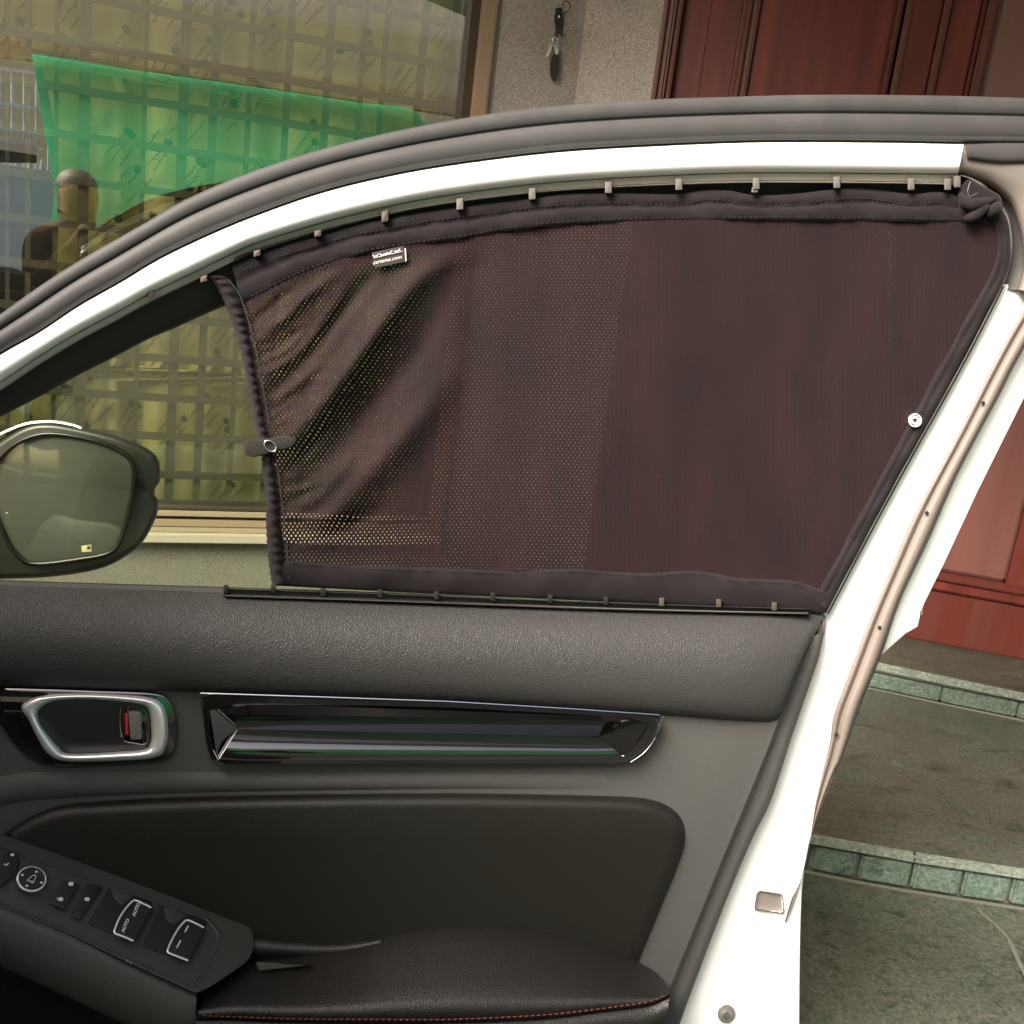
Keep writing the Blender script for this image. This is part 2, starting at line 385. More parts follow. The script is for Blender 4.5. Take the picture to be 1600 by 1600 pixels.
M_floor = marble('green_slate', [(.013, .019, .012), (.031, .043, .026), (.062, .062, .046), (.029, .044, .026), (.10, .10, .075)], 26, (1, 1.4, 1), .22, .5, .5)
M_riser = marble('green_marble', [(.026, .044, .036), (.052, .080, .064), (.085, .118, .096), (.052, .078, .062), (.16, .19, .155)], 24, (1, 1, 1.3), .75, .4, .5, .035)
M_edge = marble('worn_step_edge', [(.05, .07, .05), (.10, .13, .10), (.16, .19, .155), (.09, .12, .09), (.26, .28, .24)], 30, (1, 1, 1), .8, .6, .8, .06)
M_grout = mat('grout', (.085, .085, .07), .9)
M_wood = mat('red_varnished_wood', (.066, .0135, .011), .48, spec=.18, coat=.02, coatr=.25, var=((.12, .026, .018), 5, 5, .35, .7, (5, 5, .35)), bump=('noise', 120, .06, .001))
M_wood2 = mat('red_varnished_moulding', (.080, .024, .018), .42, spec=.25, coat=.04, coatr=.25, var=((.08, .014, .010), 8, 5, .35, .7, (5, 5, .35)))
M_alu = mat('bronze_aluminium', (.27, .185, .13), .4, metal=.25)
M_aludark = mat('dark_frame', (.035, .026, .018), .4)
M_caulk = mat('caulk_white', (.7, .66, .56), .7)
M_beige = mat('beige_sill_metal', (.28, .225, .17), .45)
M_bar = mat('grille_iron', (.12, .11, .06), .6)
M_curtain = mat('olive_curtain', (.76, .68, .29), .9, var=((.64, .58, .24), 5, 3, .35, .65, (4, 4, .3)))
M_print1 = mat('print_stem', (.13, .05, .03), .9)
M_print2 = mat('print_leaf', (.07, .12, .05), .9)
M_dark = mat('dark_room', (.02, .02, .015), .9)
M_ground = mat('concrete_ground', (.045, .043, .038), .85, var=((.06, .057, .05), 6, 6, .35, .65), bump=('noise', 60, .3, .004))

# ------------------------------------------------------------------ the house: two wall planes meeting in a corner
aw, ad = radians(22), radians(13)
HW = Vector((cos(aw), sin(aw), 0)); NW = Vector((sin(aw), -cos(aw), 0))      # along the window wall, its outward normal
W0 = Pl(CAM - NW * 2.5, NW)
K = W0(905, 100); K.z = 0
HD = Vector((cos(ad), -sin(ad), 0)); ND = Vector((-sin(ad), -cos(ad), 0))
D0 = Pl(K, ND)
def ws(x, y, d=0): q = W0(x, y, d) - K; return q.dot(HW), q.z
def ds(x, y, d=0): q = D0(x, y, d) - K; return q.dot(HD), q.z
def fpt(H, N): return lambda s, z, o: K + H * s + N * o + Vector((0, 0, z))
WP, DP = fpt(HW, NW), fpt(HD, ND)
def fbox(name, fp, s0, s1, z0, z1, o0, o1, m, parent=None, bev=.002, **k):
    c = [fp(s0, z0, o0), fp(s1, z0, o0), fp(s1, z1, o0), fp(s0, z1, o0), fp(s0, z0, o1), fp(s1, z0, o1), fp(s1, z1, o1), fp(s0, z1, o1)]
    return bevel_box(name, c, m, parent, bev, **k)
ground = mesh_obj('ground', [(-60, -60, 0), (60, -60, 0), (60, 60, 0), (-60, 60, 0)], [(0, 1, 2, 3)], M_ground, kind='structure')

ZS = ws(330, 833)[1]                    # top of the sill ledge
sR = ws(786, 0)[0]                      # right edge of the window opening
print('sill z', ZS, 'right s', sR)
TOPZ = 2.515
sw = empty('stone_wall', WP(0, 0, 0), 'grey speckled granite wall around the house window with the key hook', 'wall')
SL = -3.2
fbox('wall_panel', WP, sR, 0.0, 0, TOPZ, -.12, 0, M_granite, sw, 0)
fbox('plinth', WP, SL, sR, 0, ZS - .0, -.12, 0, mat('shaded_plinth_granite', (.10, .098, .08), .8, var=((.17, .165, .14), 330, 3, .4, .62), bump=('noise', 500, .25, .0008)), sw, 0)  # granite tone darkened below the sill, shade put into its colour
fbox('wall_panel', WP, SL, sR, 2.2, TOPZ, -.12, 0, M_granite, sw, 0)

dL = ds(1041, 0)[0]; dR = dL + 1.75
sw2 = empty('stone_wall', DP(0.1, 0, 0), 'darker granite wall strip between the corner and the red door', 'wall')
fbox('wall_panel', DP, 0.0, dL, 0, TOPZ, -.12, -.0, M_granite, sw2, 0)
fbox('wall_panel', DP, dL, dR, 2.3, TOPZ, -.12, -.0, M_granite, sw2, 0)
fbox('wall_panel', DP, dR, dR + 1.5, 0, TOPZ, -.12, -.0, M_granite, sw2, 0)

pr = mesh_obj('shading_slab', *box8([WP(-6, 2.52, -.2), WP(.1, 2.52, -.2), WP(.1, 2.64, -.2), WP(-6, 2.64, -.2), WP(-6, 2.52, .85), WP(.6, 2.52, .85), WP(.3, 2.64, .85), WP(-6, 2.64, .85)]), mat('shading_slab_concrete', (.30, .28, .24), .8), smooth=False)  # unseen slab added to darken the window wall beneath it
tag(pr, 'added concrete slab shading the house window wall, above the picture', 'roof')
pr = mesh_obj('shading_slab', *box8([DP(-.1, 2.525, -.2), DP(5, 2.525, -.2), DP(5, 2.645, -.2), DP(-.1, 2.645, -.2), DP(-.15, 2.525, 2.3), DP(5, 2.525, 2.3), DP(5, 2.645, 2.3), DP(-.15, 2.645, 2.3)]), bpy.data.materials['shading_slab_concrete'], smooth=False)  # second added slab, deeper, keeps sun off the red door
tag(pr, 'added concrete slab shading the red door and steps, above the picture', 'roof')
# house window
hw = empty('house_window', WP(-1, ZS, 0), 'wide bronze framed house window with an iron grille behind reflecting glass', 'window')
def sx(x): return ws(x, 0)[0]
fbox('caulk_line', WP, sx(775.5), sx(778.5), ZS, 2.2, -.05, .004, M_caulk, hw, 0)
fbox('outer_reveal', WP, sx(778.5), sR, ZS, 2.2, -.05, .001, mat('reveal_grey', (.13, .115, .10), .8), hw, 0)
fbox('frame_side', WP, sx(754), sx(775.5), ZS, 2.2, -.06, .012, M_alu, hw)
fbox('frame_inner', WP, sx(740), sx(754), ZS, 2.2, -.07, -.006, M_aludark, hw)
z1 = ws(330, 844)[1]; zf = [ws(330, y)[1] for y in (831, 823, 812, 807, 799, 795)]
fbox('sill', WP, SL, sx(775), z1, zf[0], -.1, .03, mat('cream_sill', (.34, .31, .25), .6), hw)
fbox('frame_bottom', WP, SL, sx(775), zf[0], zf[1] - .001, -.08, .012, M_beige, hw)
fbox('frame_bottom', WP, SL, sx(775), zf[1], zf[2], -.08, .006, mat('beige_frame', (.25, .19, .135), .5), hw)
fbox('frame_bottom', WP, SL, sx(775), zf[3], zf[4], -.08, .008, M_beige, hw)
fbox('frame_bottom', WP, SL, sx(775), zf[4], zf[5], -.08, 0, M_aludark, hw)
g = fbox('window_pane', WP, SL, sx(742), zf[5], 2.2, -.036, -.030, M_glassw, hw, 0)
# grille: horizontal bars found at these heights, carried on down with the same spacing
hz = [ws(400, y)[1] for y in (37, 108, 178, 250)]
step = (hz[0] - hz[-1]) / 3
zz = hz[0] + 2 * step
while zz > ZS + .05:
    fbox('grille_bar', WP, SL, sx(741), zz - .0085, zz + .0085, -.075, -.062, M_bar, hw, 0); zz -= step
for x, wd in ((-250, 8), (-150, 14), (-60, 10), (5, 7), (40, 9), (86, 7), (133, 18), (232, 8), (296, 17), (346, 14), (404, 10), (466, 12), (531, 13), (586, 8), (621, 10), (682, 14), (730, 12)):
    s = sx(x); h = wd * .00062
    fbox('grille_bar', WP, s - h, s + h, ZS + .02, 2.2, -.088, -.0755, M_bar, hw, 0)
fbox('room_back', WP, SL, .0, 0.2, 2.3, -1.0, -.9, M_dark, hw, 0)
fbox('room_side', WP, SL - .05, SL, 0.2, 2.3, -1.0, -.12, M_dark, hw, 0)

# curtain with folds and a printed stem pattern
random.seed(3)
ph = [(random.uniform(18, 70), random.uniform(0, 6), random.uniform(.003, .010)) for _ in range(7)]
def fold(s, z):
    return -.135 + sum(a * sin(k * s + p + .25 * sin(3 * z + p)) for k, p, a in ph)
cs = [ws(x, y) for x, y in ((52, 78), (62, 110), (72, 150), (80, 200), (87, 260), (89, 320), (86, 360), (83, 400), (84, 440))]
def curtL(z):
    if z > cs[0][1]: return SL + .05
    for a, b in zip(cs, cs[1:]):
        if b[1] <= z <= a[1]: return a[0] + (b[0] - a[0]) * (a[1] - z) / (a[1] - b[1])
    return cs[-1][0] - .45 * (cs[-1][1] - z) if z > .9 else -2.6
cu = empty('curtain', WP(-1, 2.1, -.13), 'olive curtain printed with stems and tulip heads, behind the house window', 'curtain')
V = []; F = []; NX, NZ = 420, 44
ztop = 2.15
for j in range(NZ + 1):
    z = ztop - (ztop - ZS - .02) * j / NZ
    l = curtL(z); r = sx(746)
    for i in range(NX + 1):
        s = l + (r - l) * i / NX; V.append(WP(s, z, fold(s, z)))
for j in range(NZ):
    for i in range(NX):
        a = j * (NX + 1) + i; F.append((a, a + 1, a + NX + 2, a + NX + 1))
mesh_obj('curtain_cloth', V, F, M_curtain, cu)
stems, leaves = MB(), MB()
def stroke(mb, s0, z0, s1, z1, wd):
    n = 4; dx, dz = s1 - s0, z1 - z0; L = math.hypot(dx, dz); px, pz = -dz / L * wd, dx / L * wd; V = []; F = []
    for i in range(n + 1):
        t = i / n; s, z = s0 + dx * t, z0 + dz * t
        for q in (-1, 1): V.append(WP(s + px * q, z + pz * q, fold(s + px * q, z + pz * q) + .002))
    for i in range(n): F.append((2 * i, 2 * i + 1, 2 * i + 3, 2 * i + 2))
    mb.add((V, F))
def blob(mb, s, z, r, a):
    V = [WP(s, z, fold(s, z) + .0025)]
    pts = [(0, -1), (.8, -.7), (1, .1), (.75, .9), (.35, .45), (0, 1.05), (-.35, .45), (-.75, .9), (-1, .1), (-.8, -.7)]
    for x, y in pts:
        q, t = s + r * (x * cos(a) - y * sin(a)), z + r * (x * sin(a) + y * cos(a)); V.append(WP(q, t, fold(q, t) + .0025))
    mb.add((V, [(0, 1 + i, 1 + (i + 1) % 10) for i in range(10)]))
for row in range(16):
    for colm in range(22):
        s = -1.95 + colm * .105 + (row % 2) * .05 + random.uniform(-.035, .035); z = .62 + row * .098 + random.uniform(-.035, .035)
        if random.random() < .12: continue
        if s > sx(748) - .05 or s < curtL(z) + .03: continue
        for q in range(3):
            a0 = s + q * .016; b0 = z - q * .012
            ln = random.uniform(.05, .085); an = radians(random.uniform(48, 62))
            s1, z1_ = a0 + ln * cos(an), b0 + ln * sin(an)
            if s1 > sx(748): continue
            stroke(stems, a0, b0, s1, z1_, .0009)
            for t in (.3, .5, .7):
                m_ = (a0 + (s1 - a0) * t, b0 + (z1_ - b0) * t); sg = random.choice((-1, 1))
                stroke(stems, *m_, m_[0] + .011 * cos(an + sg * .6), m_[1] + .011 * sin(an + sg * .6), .0008)
            if q < 2 and random.random() < .75: blob(leaves, s1 + .004, z1_ + .006, random.uniform(.008, .0115), an - pi / 2 + random.uniform(-.4, .4))
stems.build('printed_stems', M_print1, cu, kind='stuff'); leaves.build('printed_leaves', M_print2, cu, kind='stuff')

# red door
rd = empty('panelled_door', DP(dL, ds(1500, 1015)[1], 0), 'dark red varnished panelled wooden front door at the top of the steps', 'door')
def dx(x): return ds(x, 0)[0]
ZB = ds(1500, 1014)[1]; ZT = 2.3
zr = [ds(1530, y)[1] for y in (910, 921, 934)]
zp = ds(1530, 905)[1]
def dbox(nm, x0, x1, o0, o1, m, za=ZB, zb=ZT, bev=.003): return fbox(nm, DP, dx(x0), dx(x1), za, zb, o0, o1, m, rd, bev)
dbox('frame_post', 1041, 1048, -.1, .030, M_wood2, ZB); dbox('frame_post', 1049, 1060, -.1, .022, M_wood2, ZB, bev=.006)
dbox('frame_post', 1060.5, 1069, -.1, .008, M_wood, ZB)
dbox('door_panel', 1069, 1113, -.1, -.022, M_wood, zp); dbox('stile', 1113.5, 1163, -.1, -.014, M_wood)
dbox('moulding', 1163.5, 1169, -.1, -.002, M_wood2, zp, bev=.004); dbox('moulding', 1169.5, 1176, -.1, -.006, M_wood, zp); dbox('moulding', 1176.5, 1188, -.1, -.016, M_wood2, zp, bev=.005)
dbox('door_panel', 1188.5, 1405, -.1, -.03, M_wood, zp, bev=.006)
dbox('moulding', 1405.5, 1414, -.1, -.012, M_wood, zp, bev=.004); dbox('moulding', 1419, 1430, -.1, -.004, M_wood2, zp, bev=.005)
dbox('stile', 1430.5, 1475, -.1, -.010, M_wood); dbox('moulding', 1477, 1489, -.1, .003, M_wood2, bev=.005)
dbox('stile', 1491, 1536, -.1, -.008, M_wood); dbox('moulding', 1538, 1544, -.1, .000, M_wood, zp, bev=.003)
dbox('moulding', 1546, 1563, -.1, .004, M_wood2, zp, bev=.006); dbox('door_panel', 1566, 1800, -.1, -.018, mat('lighter_red_wood', (.135, .052, .043), .4, coat=.1, coatr=.2, var=((.10, .036, .029), 5, 5, .35, .7, (5, 5, .35))), zp, bev=.006)
dbox('stile', 1801, 2100, -.1, -.01, M_wood)
dbox('door_back', 1069, 2100, -.16, -.101, M_wood, bev=0)
for nm, a, b_, o1, m in (('bottom_rail', ZB, zr[2] - .003, -.006, M_wood2), ('rail_moulding', zr[2], zr[1], .004, M_wood), ('rail_moulding', zr[1] + .003, zp - .002, -.002, M_wood2)):
    fbox(nm, DP, dx(1069.5), dx(2100), a, b_, -.09, o1, m, rd, .004)
# long metal pull handle that sparkles through the shade
hp = [DP(ds(1389, y)[0], ds(1389, y)[1], .035) for y in (365, 420, 480, 570)]
tube('pull_handle', [DP(ds(1392, 362)[0], ds(1392, 362)[1], -.02)] + hp + [DP(ds(1384, 572)[0], ds(1384, 572)[1], -.02)], .007, M_bright, rd)

# steps: porch slab, upper tread, wide lower landing
def zlev(x, y, ref):  # height of the vertical face whose top edge passes below (x, y)
    return ref
st = empty('stone_steps', (1.0, 2.2, 0), 'green slate steps with marble risers leading up to the red door', 'steps')
zA = ZB
def hz_at(x, y, z):
    r = ray(x, y); t = (z - CAM.z) / r.z; return CAM + r * t
def z_above(x, y, q):  # z where the pixel ray is at the same horizontal depth as q along the edge normal
    r = ray(x, y); t = (Vector((q.x, q.y, 0)) - CAM).dot(Vector((.12, 1, 0))) / r.dot(Vector((.12, 1, 0))); return (CAM + r * t).z
eA = [(1340, 1031), (1370, 1037), (1480, 1060), (1600, 1084), (1700, 1106)]
A0 = [hz_at(x, y, zA) for x, y in eA]
zBt = z_above(1480, 1103, A0[2]); print('levels', zA, zBt)
eB = [(1200, 1297), (1280, 1310), (1350, 1324), (1430, 1338), (1520, 1352), (1600, 1364), (1720, 1382)]
B0 = [hz_at(x, y, zBt) for x, y in eB]
zCt = z_above(1430, 1398, B0[3]); print('lower', zCt, [tuple(round(c, 3) for c in v) for v in B0])
def slab(name, edge, z0, z1, depth_to, m, lip=0):
    """tread: front edge polyline at the top z1, reaching back to depth_to"""
    V = []; F = []; n = len(edge)
    for q in edge:
        back = Vector((q.x * 1.05 + .02, depth_to, 0))
        V += [Vector((q.x, q.y - lip, z0)), Vector((q.x, q.y - lip, z1 - .004)), Vector((q.x, q.y - lip + .004, z1)), Vector((back.x, back.y, z1)), Vector((back.x, back.y, z0))]
    for i in range(n - 1):
        for k in range(5): F.append((i * 5 + k, i * 5 + (k + 1) % 5, (i + 1) * 5 + (k + 1) % 5, (i + 1) * 5 + k))
    F.append(tuple(range(5))[::-1]); F.append(tuple((n - 1) * 5 + k for k in range(5)))
    return mesh_obj(name, V, F, m, st, smooth=False)
slab('porch_slab', [A0[0] + Vector((-.6, .12, 0))] + A0 + [A0[-1] + Vector((1, -.2, 0))], zA - .02, zA, 3.1, M_tread)
slab('tread', [B0[0] + Vector((-.8, .08, 0))] + B0 + [B0[-1] + Vector((1.2, -.1, 0))], zBt - .012, zBt, 2.75, M_tread)
# risers
def riser(name, a, b, z0, z1, back, m, bev=.003):
    k = Vector((.1, 1, 0)).normalized() * back
    c = []
    for off in (k, Vector((0, 0, 0))):
        c += [Vector((a.x, a.y, z0)) + off, Vector((b.x, b.y, z0)) + off, Vector((b.x, b.y, z1)) + off, Vector((a.x, a.y, z1)) + off]
    return bevel_box(name, c, m, st, bev)
ins = Vector((0, .006, 0))
UA = [A0[0] + Vector((-.6, .12, 0))] + [A0[0], A0[2], A0[3], A0[4], A0[-1] + Vector((1, -.2, 0))]
for a, b in zip(UA, UA[1:]): riser('riser_stone', a + ins, b + ins - (b - a).normalized() * .002, zBt + .004, zA - .021, .05, M_riser)
riser('worn_edge', A0[0] - ins * .3, A0[-1] - ins * .3, zA - .016, zA + .002, .012, M_edge, .002)
# lower riser: separate tiles
tx = [1140, 1210, 1275, 1351, 1434, 1514, 1590, 1668, 1750]
def onB(x):
    for (x0, y0), (x1, y1) in zip(eB, eB[1:]):
        if x0 <= x <= x1 or (x < eB[0][0]) or (x1 == eB[-1][0]): return hz_at(x, y0 + (y1 - y0) * (x - x0) / (x1 - x0), zBt)
for a, b in zip(tx, tx[1:]):
    A_, B_ = onB(a), onB(b); dd = (B_ - A_).normalized()
    riser('riser_tile', A_ + ins + dd * .0025, B_ + ins - dd * .0025 + Vector((0, random.uniform(0, .002), 0)), zCt + .005, zBt - .015, .03, M_riser, .004)
riser('grout_bed', onB(1140) + ins * 2.2, onB(1750) + ins * 2.2, zCt - .02, zBt - .013, .03, M_grout, 0)
riser('worn_edge', B0[0] - ins * .3, B0[3] - ins * .3, zBt - .012, zBt + .002, .014, M_edge, .002)
riser('worn_edge', B0[3] - ins * .3, B0[-1] - ins * .3, zBt - .012, zBt + .002, .014, M_edge, .002)
# grout fillets at the foot of each riser
tube('grout_line', [q + Vector((0, .002, zBt + .002 - q.z)) for q in A0], .003, M_grout, st, 6)
tube('grout_line', [Vector((q.x, q.y + .002, zCt + .002)) for q in B0], .004, M_grout, st, 6)
# lower landing, cracked in two
V = [Vector((-3, 1.12, zCt)), Vector((4, 1.12, zCt)), Vector((4, 3.0, zCt)), Vector((-3, 3.0, zCt))]
V += [v - Vector((0, 0, zCt)) for v in V]
bevel_box('landing_slab', V[4:] + V[:4], M_floor, st, 0)
ck = [hz_at(x, y, zCt + .001) for x, y in ((1527, 1417), (1540, 1432), (1560, 1448), (1578, 1470), (1597, 1512), (1620, 1550), (1660, 1600))]
V = []; F = []
for i, q in enumerate(resample([tuple(c) for c in ck], 30)):
    wd = .0015 + .002 * abs(sin(i * 1.7)) + .002 * random.random()
    V += [Vector(q) - Vector((wd, 0, 0)), Vector(q) + Vector((0, 0, .0015)), Vector(q) + Vector((wd, 0, 0))]
    if i: F += [(3 * i - 3, 3 * i, 3 * i + 1, 3 * i - 2), (3 * i - 2, 3 * i + 1, 3 * i + 2, 3 * i - 1)]
mesh_obj('crack_filler', V, F, mat('crack_filler', (.085, .088, .068), .9, bump=('noise', 200, .4, .003)), st)

# key hook and keys on the wall
def wq(x, y, o): return W0(x, y, o)
hk = empty('wall_hook', wq(875, 30, 0), 'small black metal key hook screwed to the granite wall', 'hook')
plate('hook_plate', roundpoly([(868, 13), (877, 11), (880, 30), (878, 53), (869, 52), (866, 30)], 2), .008, .008, 1, M_btn, hk, W0)
tube('wire_loop', [wq(*p, .012) for p in cr([(876, 20), (882, 20), (889, 16), (891, 8), (886, 2), (880, 4), (879, 11), (877, 18)], 5)], .0012, M_btn, hk, 6)
tube('hook_tip', [wq(*p) for p in cr([(877, 50, .006), (878, 55, .012), (881, 56, .018), (884, 52, .02)], 5)], .0018, M_btn, hk, 6)
tube('hook_tip', [wq(*p) for p in cr([(868, 50, .006), (868, 55, .012), (871, 56, .018), (872, 52, .02)], 5)], .0018, M_btn, hk, 6)
plate('screw', roundpoly([(872, 24), (875, 24), (875, 28), (872, 28)], 1), .0105, .003, .5, M_mark, hk, W0)
ky = empty('key_bunch', wq(866, 60, 0), 'bunch of metal keys with a long black fob hanging from the hook', 'keys')
V, F = tube('r', [wq(868 + 5 * cos(a), 64 + 6 * sin(a), .014) for a in [i * pi / 8 for i in range(17)]], .001, M_bright, ret=True, seg=6)
mesh_obj('key_ring', V, F, M_bright, ky)
def flat(name, pts, o, th, m): return plate(name, pts, o, th, .5, m, ky, W0)
flat('key', roundpoly([(858, 66), (864, 66), (862, 76), (856, 90), (852, 89), (857, 76)], 1.5), .012, .002, M_bright)
flat('key', roundpoly([(865, 70), (872, 69), (873, 78), (871, 86), (868, 85), (867, 79)], 1.5), .016, .002, M_bright)
flat('key_fob', closed_cr([(865, 84), (871, 80), (873, 92), (873, 108), (869, 122), (865, 127), (861, 121), (859, 108), (861, 92)], 4), .014, .012, mat('fob_black', (.025, .018, .02), .4))

# ------------------------------------------------------------------ the car door
door = empty('white_car', P(-90, 1700, 0), 'white car with its front door standing open, dark grey trim panel towards the viewer', 'car')
A = [(-90, 556), (0, 491), (100, 422), (222, 351), (300, 307), (400, 266), (500, 234), (600, 209), (700, 189), (800, 173), (897, 163), (1026, 155), (1150, 151), (1272, 148), (1444, 149), (1600, 153), (1720, 160)]
D = [(-90, 608), (0, 552), (62, 517), (125, 475), (187, 440), (250, 402), (325, 366), (400, 335), (500, 300), (600, 275), (700, 257), (840, 239), (953, 230), (1150, 221), (1287, 220), (1400, 221), (1506, 223), (1600, 224), (1720, 228)]
Dw = D[:-2]
E_ = [(-90, 648), (0, 597), (62, 556), (125, 518), (187, 485), (232, 460), (300, 427), (355, 400), (400, 380), (500, 349), (600, 324), (700, 305), (840, 287), (981, 277), (1150, 270), (1287, 270), (1400, 271), (1497, 272)]
G_ = [(-90, 700), (0, 652), (62, 620), (125, 585), (175, 560), (232, 530), (275, 512), (342, 482), (450, 440), (600, 400), (800, 360), (1000, 335), (1200, 325), (1400, 325), (1560, 340)]
band('weatherstrip', A, D, [(0, -.03), (0, .022), (.03, .0285), (.10, .0305), (.33, .0300), (.375, .0285), (.40, .0270), (.43, .0295), (.48, .0315), (.60, .0330), (.76, .0327), (.84, .0316), (.87, .0310), (.92, .0316), (.98, .0300), (1.01, .012)], 140, M_rubber, door, sharp=None)
band('window_frame', Dw, E_, [(-.02, .0), (0, .022), (.08, .030), (.3, .036), (.7, .036), (.92, .031), (.99, .024), (1.0, .0)], 140, M_white, door, sharp=None)
band('frame_lip', E_[:], [(x, y + 13 + max(0, (x - 700)) * .002) for x, y in E_], [(-.1, .010), (0, .018), (.1, .021), (.85, .019), (.9, .016), (.92, .016), (.95, .02), (1.0, .02), (1.02, .0)], 140, M_rail, door)
band('window_channel', E_, G_, [(0, .016), (.3, .012), (.5, .008), (.9, .004), (1, -.012)], 120, M_chan, door, sharp=None)
# pillar trim, top right, with the arch that holds the window corner
arch = [(1497, 272), (1503, 273), (1540, 286), (1572, 311), (1587, 339), (1597, 378), (1598, 417), (1592, 444), (1589, 452)]
outer = [(1506, 221), (1530, 221), (1600, 222), (1680, 225), (1720, 260), (1720, 330), (1715, 400), (1700, 450), (1690, 470)]
band('pillar_trim', arch, outer, [(-.0, -.01), (0, .008), (.03, .018), (.10, .024), (.3, .028), (.62, .030), (.66, .030), (1, .026)], 50, M_trim, door, sharp=None)
band('trim_ridge', [(1512, 249), (1560, 256), (1620, 256), (1720, 258)], [(1508, 226), (1560, 222), (1620, 222), (1720, 226)], [(0, .026), (.06, .0315), (.3, .033), (.8, .033), (1, .028)], 30, M_rubber, door, sharp=None)
shR = [(1501, 274), (1537, 292), (1562, 306), (1567, 328), (1577, 349), (1580, 378), (1578, 410), (1570, 439), (1566, 448)]
band('corner_channel', [(x - 30, y + 10) for x, y in shR], [(x, y) for x, y in arch], [(0, -.004), (.5, .000), (.8, .006), (1, .01)], 50, M_rubber2, door, sharp=None)
# white inner pillar, edge seal, outer skin
wl = [(1600, 394), (1563, 450), (1475, 619), (1404, 746), (1336, 874), (1289, 960), (1285, 1010), (1267, 1065), (1237, 1152), (1205, 1250), (1175, 1312), (1125, 1432), (1062, 1600), (1030, 1690)]
wr = [(1680, 350), (1600, 484), (1561, 551), (1490, 690), (1426, 810), (1381, 915), (1350, 990), (1320, 1070), (1302, 1120), (1296, 1162), (1275, 1250), (1262, 1322), (1248, 1378), (1232, 1400), (1238, 1470), (1249, 1600), (1249, 1690)]
sl = [(1680, 350), (1600, 484), (1561, 551), (1490, 690), (1426, 810), (1381, 915), (1350, 990), (1320, 1070), (1302, 1120), (1296, 1162), (1275, 1250), (1265, 1315), (1250, 1378), (1238, 1400), (1226, 1440)]
sr = [(1745, 300), (1600, 544), (1560, 620), (1497, 739), (1450, 845), (1407, 937), (1376, 1025), (1345, 1100), (1315, 1187), (1307, 1200), (1275, 1280), (1257, 1355), (1242, 1407), (1227, 1442)]
# the white shell as one plate (inner pillar + door edge), the seal proud of it
shell = [(1592, 446), (1600, 430), (1640, 420)] + [(1690, 340)] + resample([(1700, 340), (1600, 540), (1497, 739), (1407, 937), (1345, 1100), (1307, 1200), (1275, 1280), (1257, 1355), (1251, 1440), (1249, 1600), (1249, 1690)], 40)[1:] + [(900, 1690), (960, 1500), (1150, 1000), (1230, 958), (1290, 930), (1404, 740), (1475, 612), (1563, 443)]
plate('door_shell', shell, .004, .035, 3, M_white, door)
band('edge_seal', sl, sr, [(-.02, -.005), (0, .008), (.08, .013), (.22, .013), (.30, .009), (.36, .008), (.42, .012), (.7, .016), (.9, .013), (1.0, .002), (1.02, -.01)], 90, M_seal, door, sharp=None)
for x, y in ((1536, 629), (1448, 801), (1374, 980), (1307, 1147)):
    plate('seal_clip', [(x + 3.2 * cos(a), y + 2.6 * sin(a)) for a in [i * pi / 5 for i in range(10)]], .0172, .003, 1, M_rubber2, door)
skin = resample(sr[:9], 30)
skR = [(1745, 380), (1600, 622), (1527, 769), (1475, 881), (1445, 941), (1439, 956), (1434, 979), (1415, 990), (1377, 1024)]
plate('outer_skin', [(x - 3, y) for x, y in resample([(1745, 300), (1600, 544), (1560, 620), (1497, 739), (1450, 845), (1407, 937), (1376, 1026)], 30)] + skR[::-1], -.022, .02, 2, M_white, door)
plate('skin_notch_clip', roundpoly([(1437, 955), (1442, 953), (1442, 961), (1437, 961)], 1), -.02, .006, .6, M_seal, door)
# latch plate, screw, and hook lip
plate('latch_recess', roundpoly([(1184, 1392), (1222, 1397), (1226, 1426), (1178, 1420)], 5), .0065, .002, 1.5, M_trim, door)
ring('latch_rim', roundpoly([(1182, 1390), (1224, 1396), (1227, 1430), (1177, 1424)], 6), roundpoly([(1185, 1393), (1220, 1398), (1222, 1424), (1181, 1419)], 4), [(0, .004), (.3, .011), (.7, .011), (1, .006)], M_bright, door)
plate('edge_bolt', [(1135 + 14 * cos(a), 1584 + 15 * sin(a)) for a in [i * pi / 12 for i in range(24)]], .010, .008, 4, mat('grey_bolt', (.33, .31, .29), .4, metal=.6), door)
plate('bolt_head', [(1136 + 7 * cos(a), 1588 + 7 * sin(a)) for a in [i * pi / 12 for i in range(24)]], .014, .006, 2, M_bright, door)

# window glass (behind the channel)
glass = plate('window_glass', resample([(-90, 690), (0, 640), (125, 570), (342, 470), (600, 388), (800, 348), (1000, 322), (1200, 312), (1400, 312), (1560, 330)], 40) + [(1592, 400), (1570, 445), (1300, 950), (1290, 990), (-90, 960)], -.004, .004, 0.5, M_glassc, door)

# outer skin of the door below the glass
band('outer_panel', [(-90, 900), (0, 910), (349, 922), (700, 936), (1290, 960)], [(-90, 1700), (0, 1700), (349, 1700), (700, 1700), (1040, 1690)], [(0, -.02), (.0, -.05), (.05, -.075), (.3, -.10), (.7, -.10), (1, -.08)], 40, M_white, door, sharp=None)
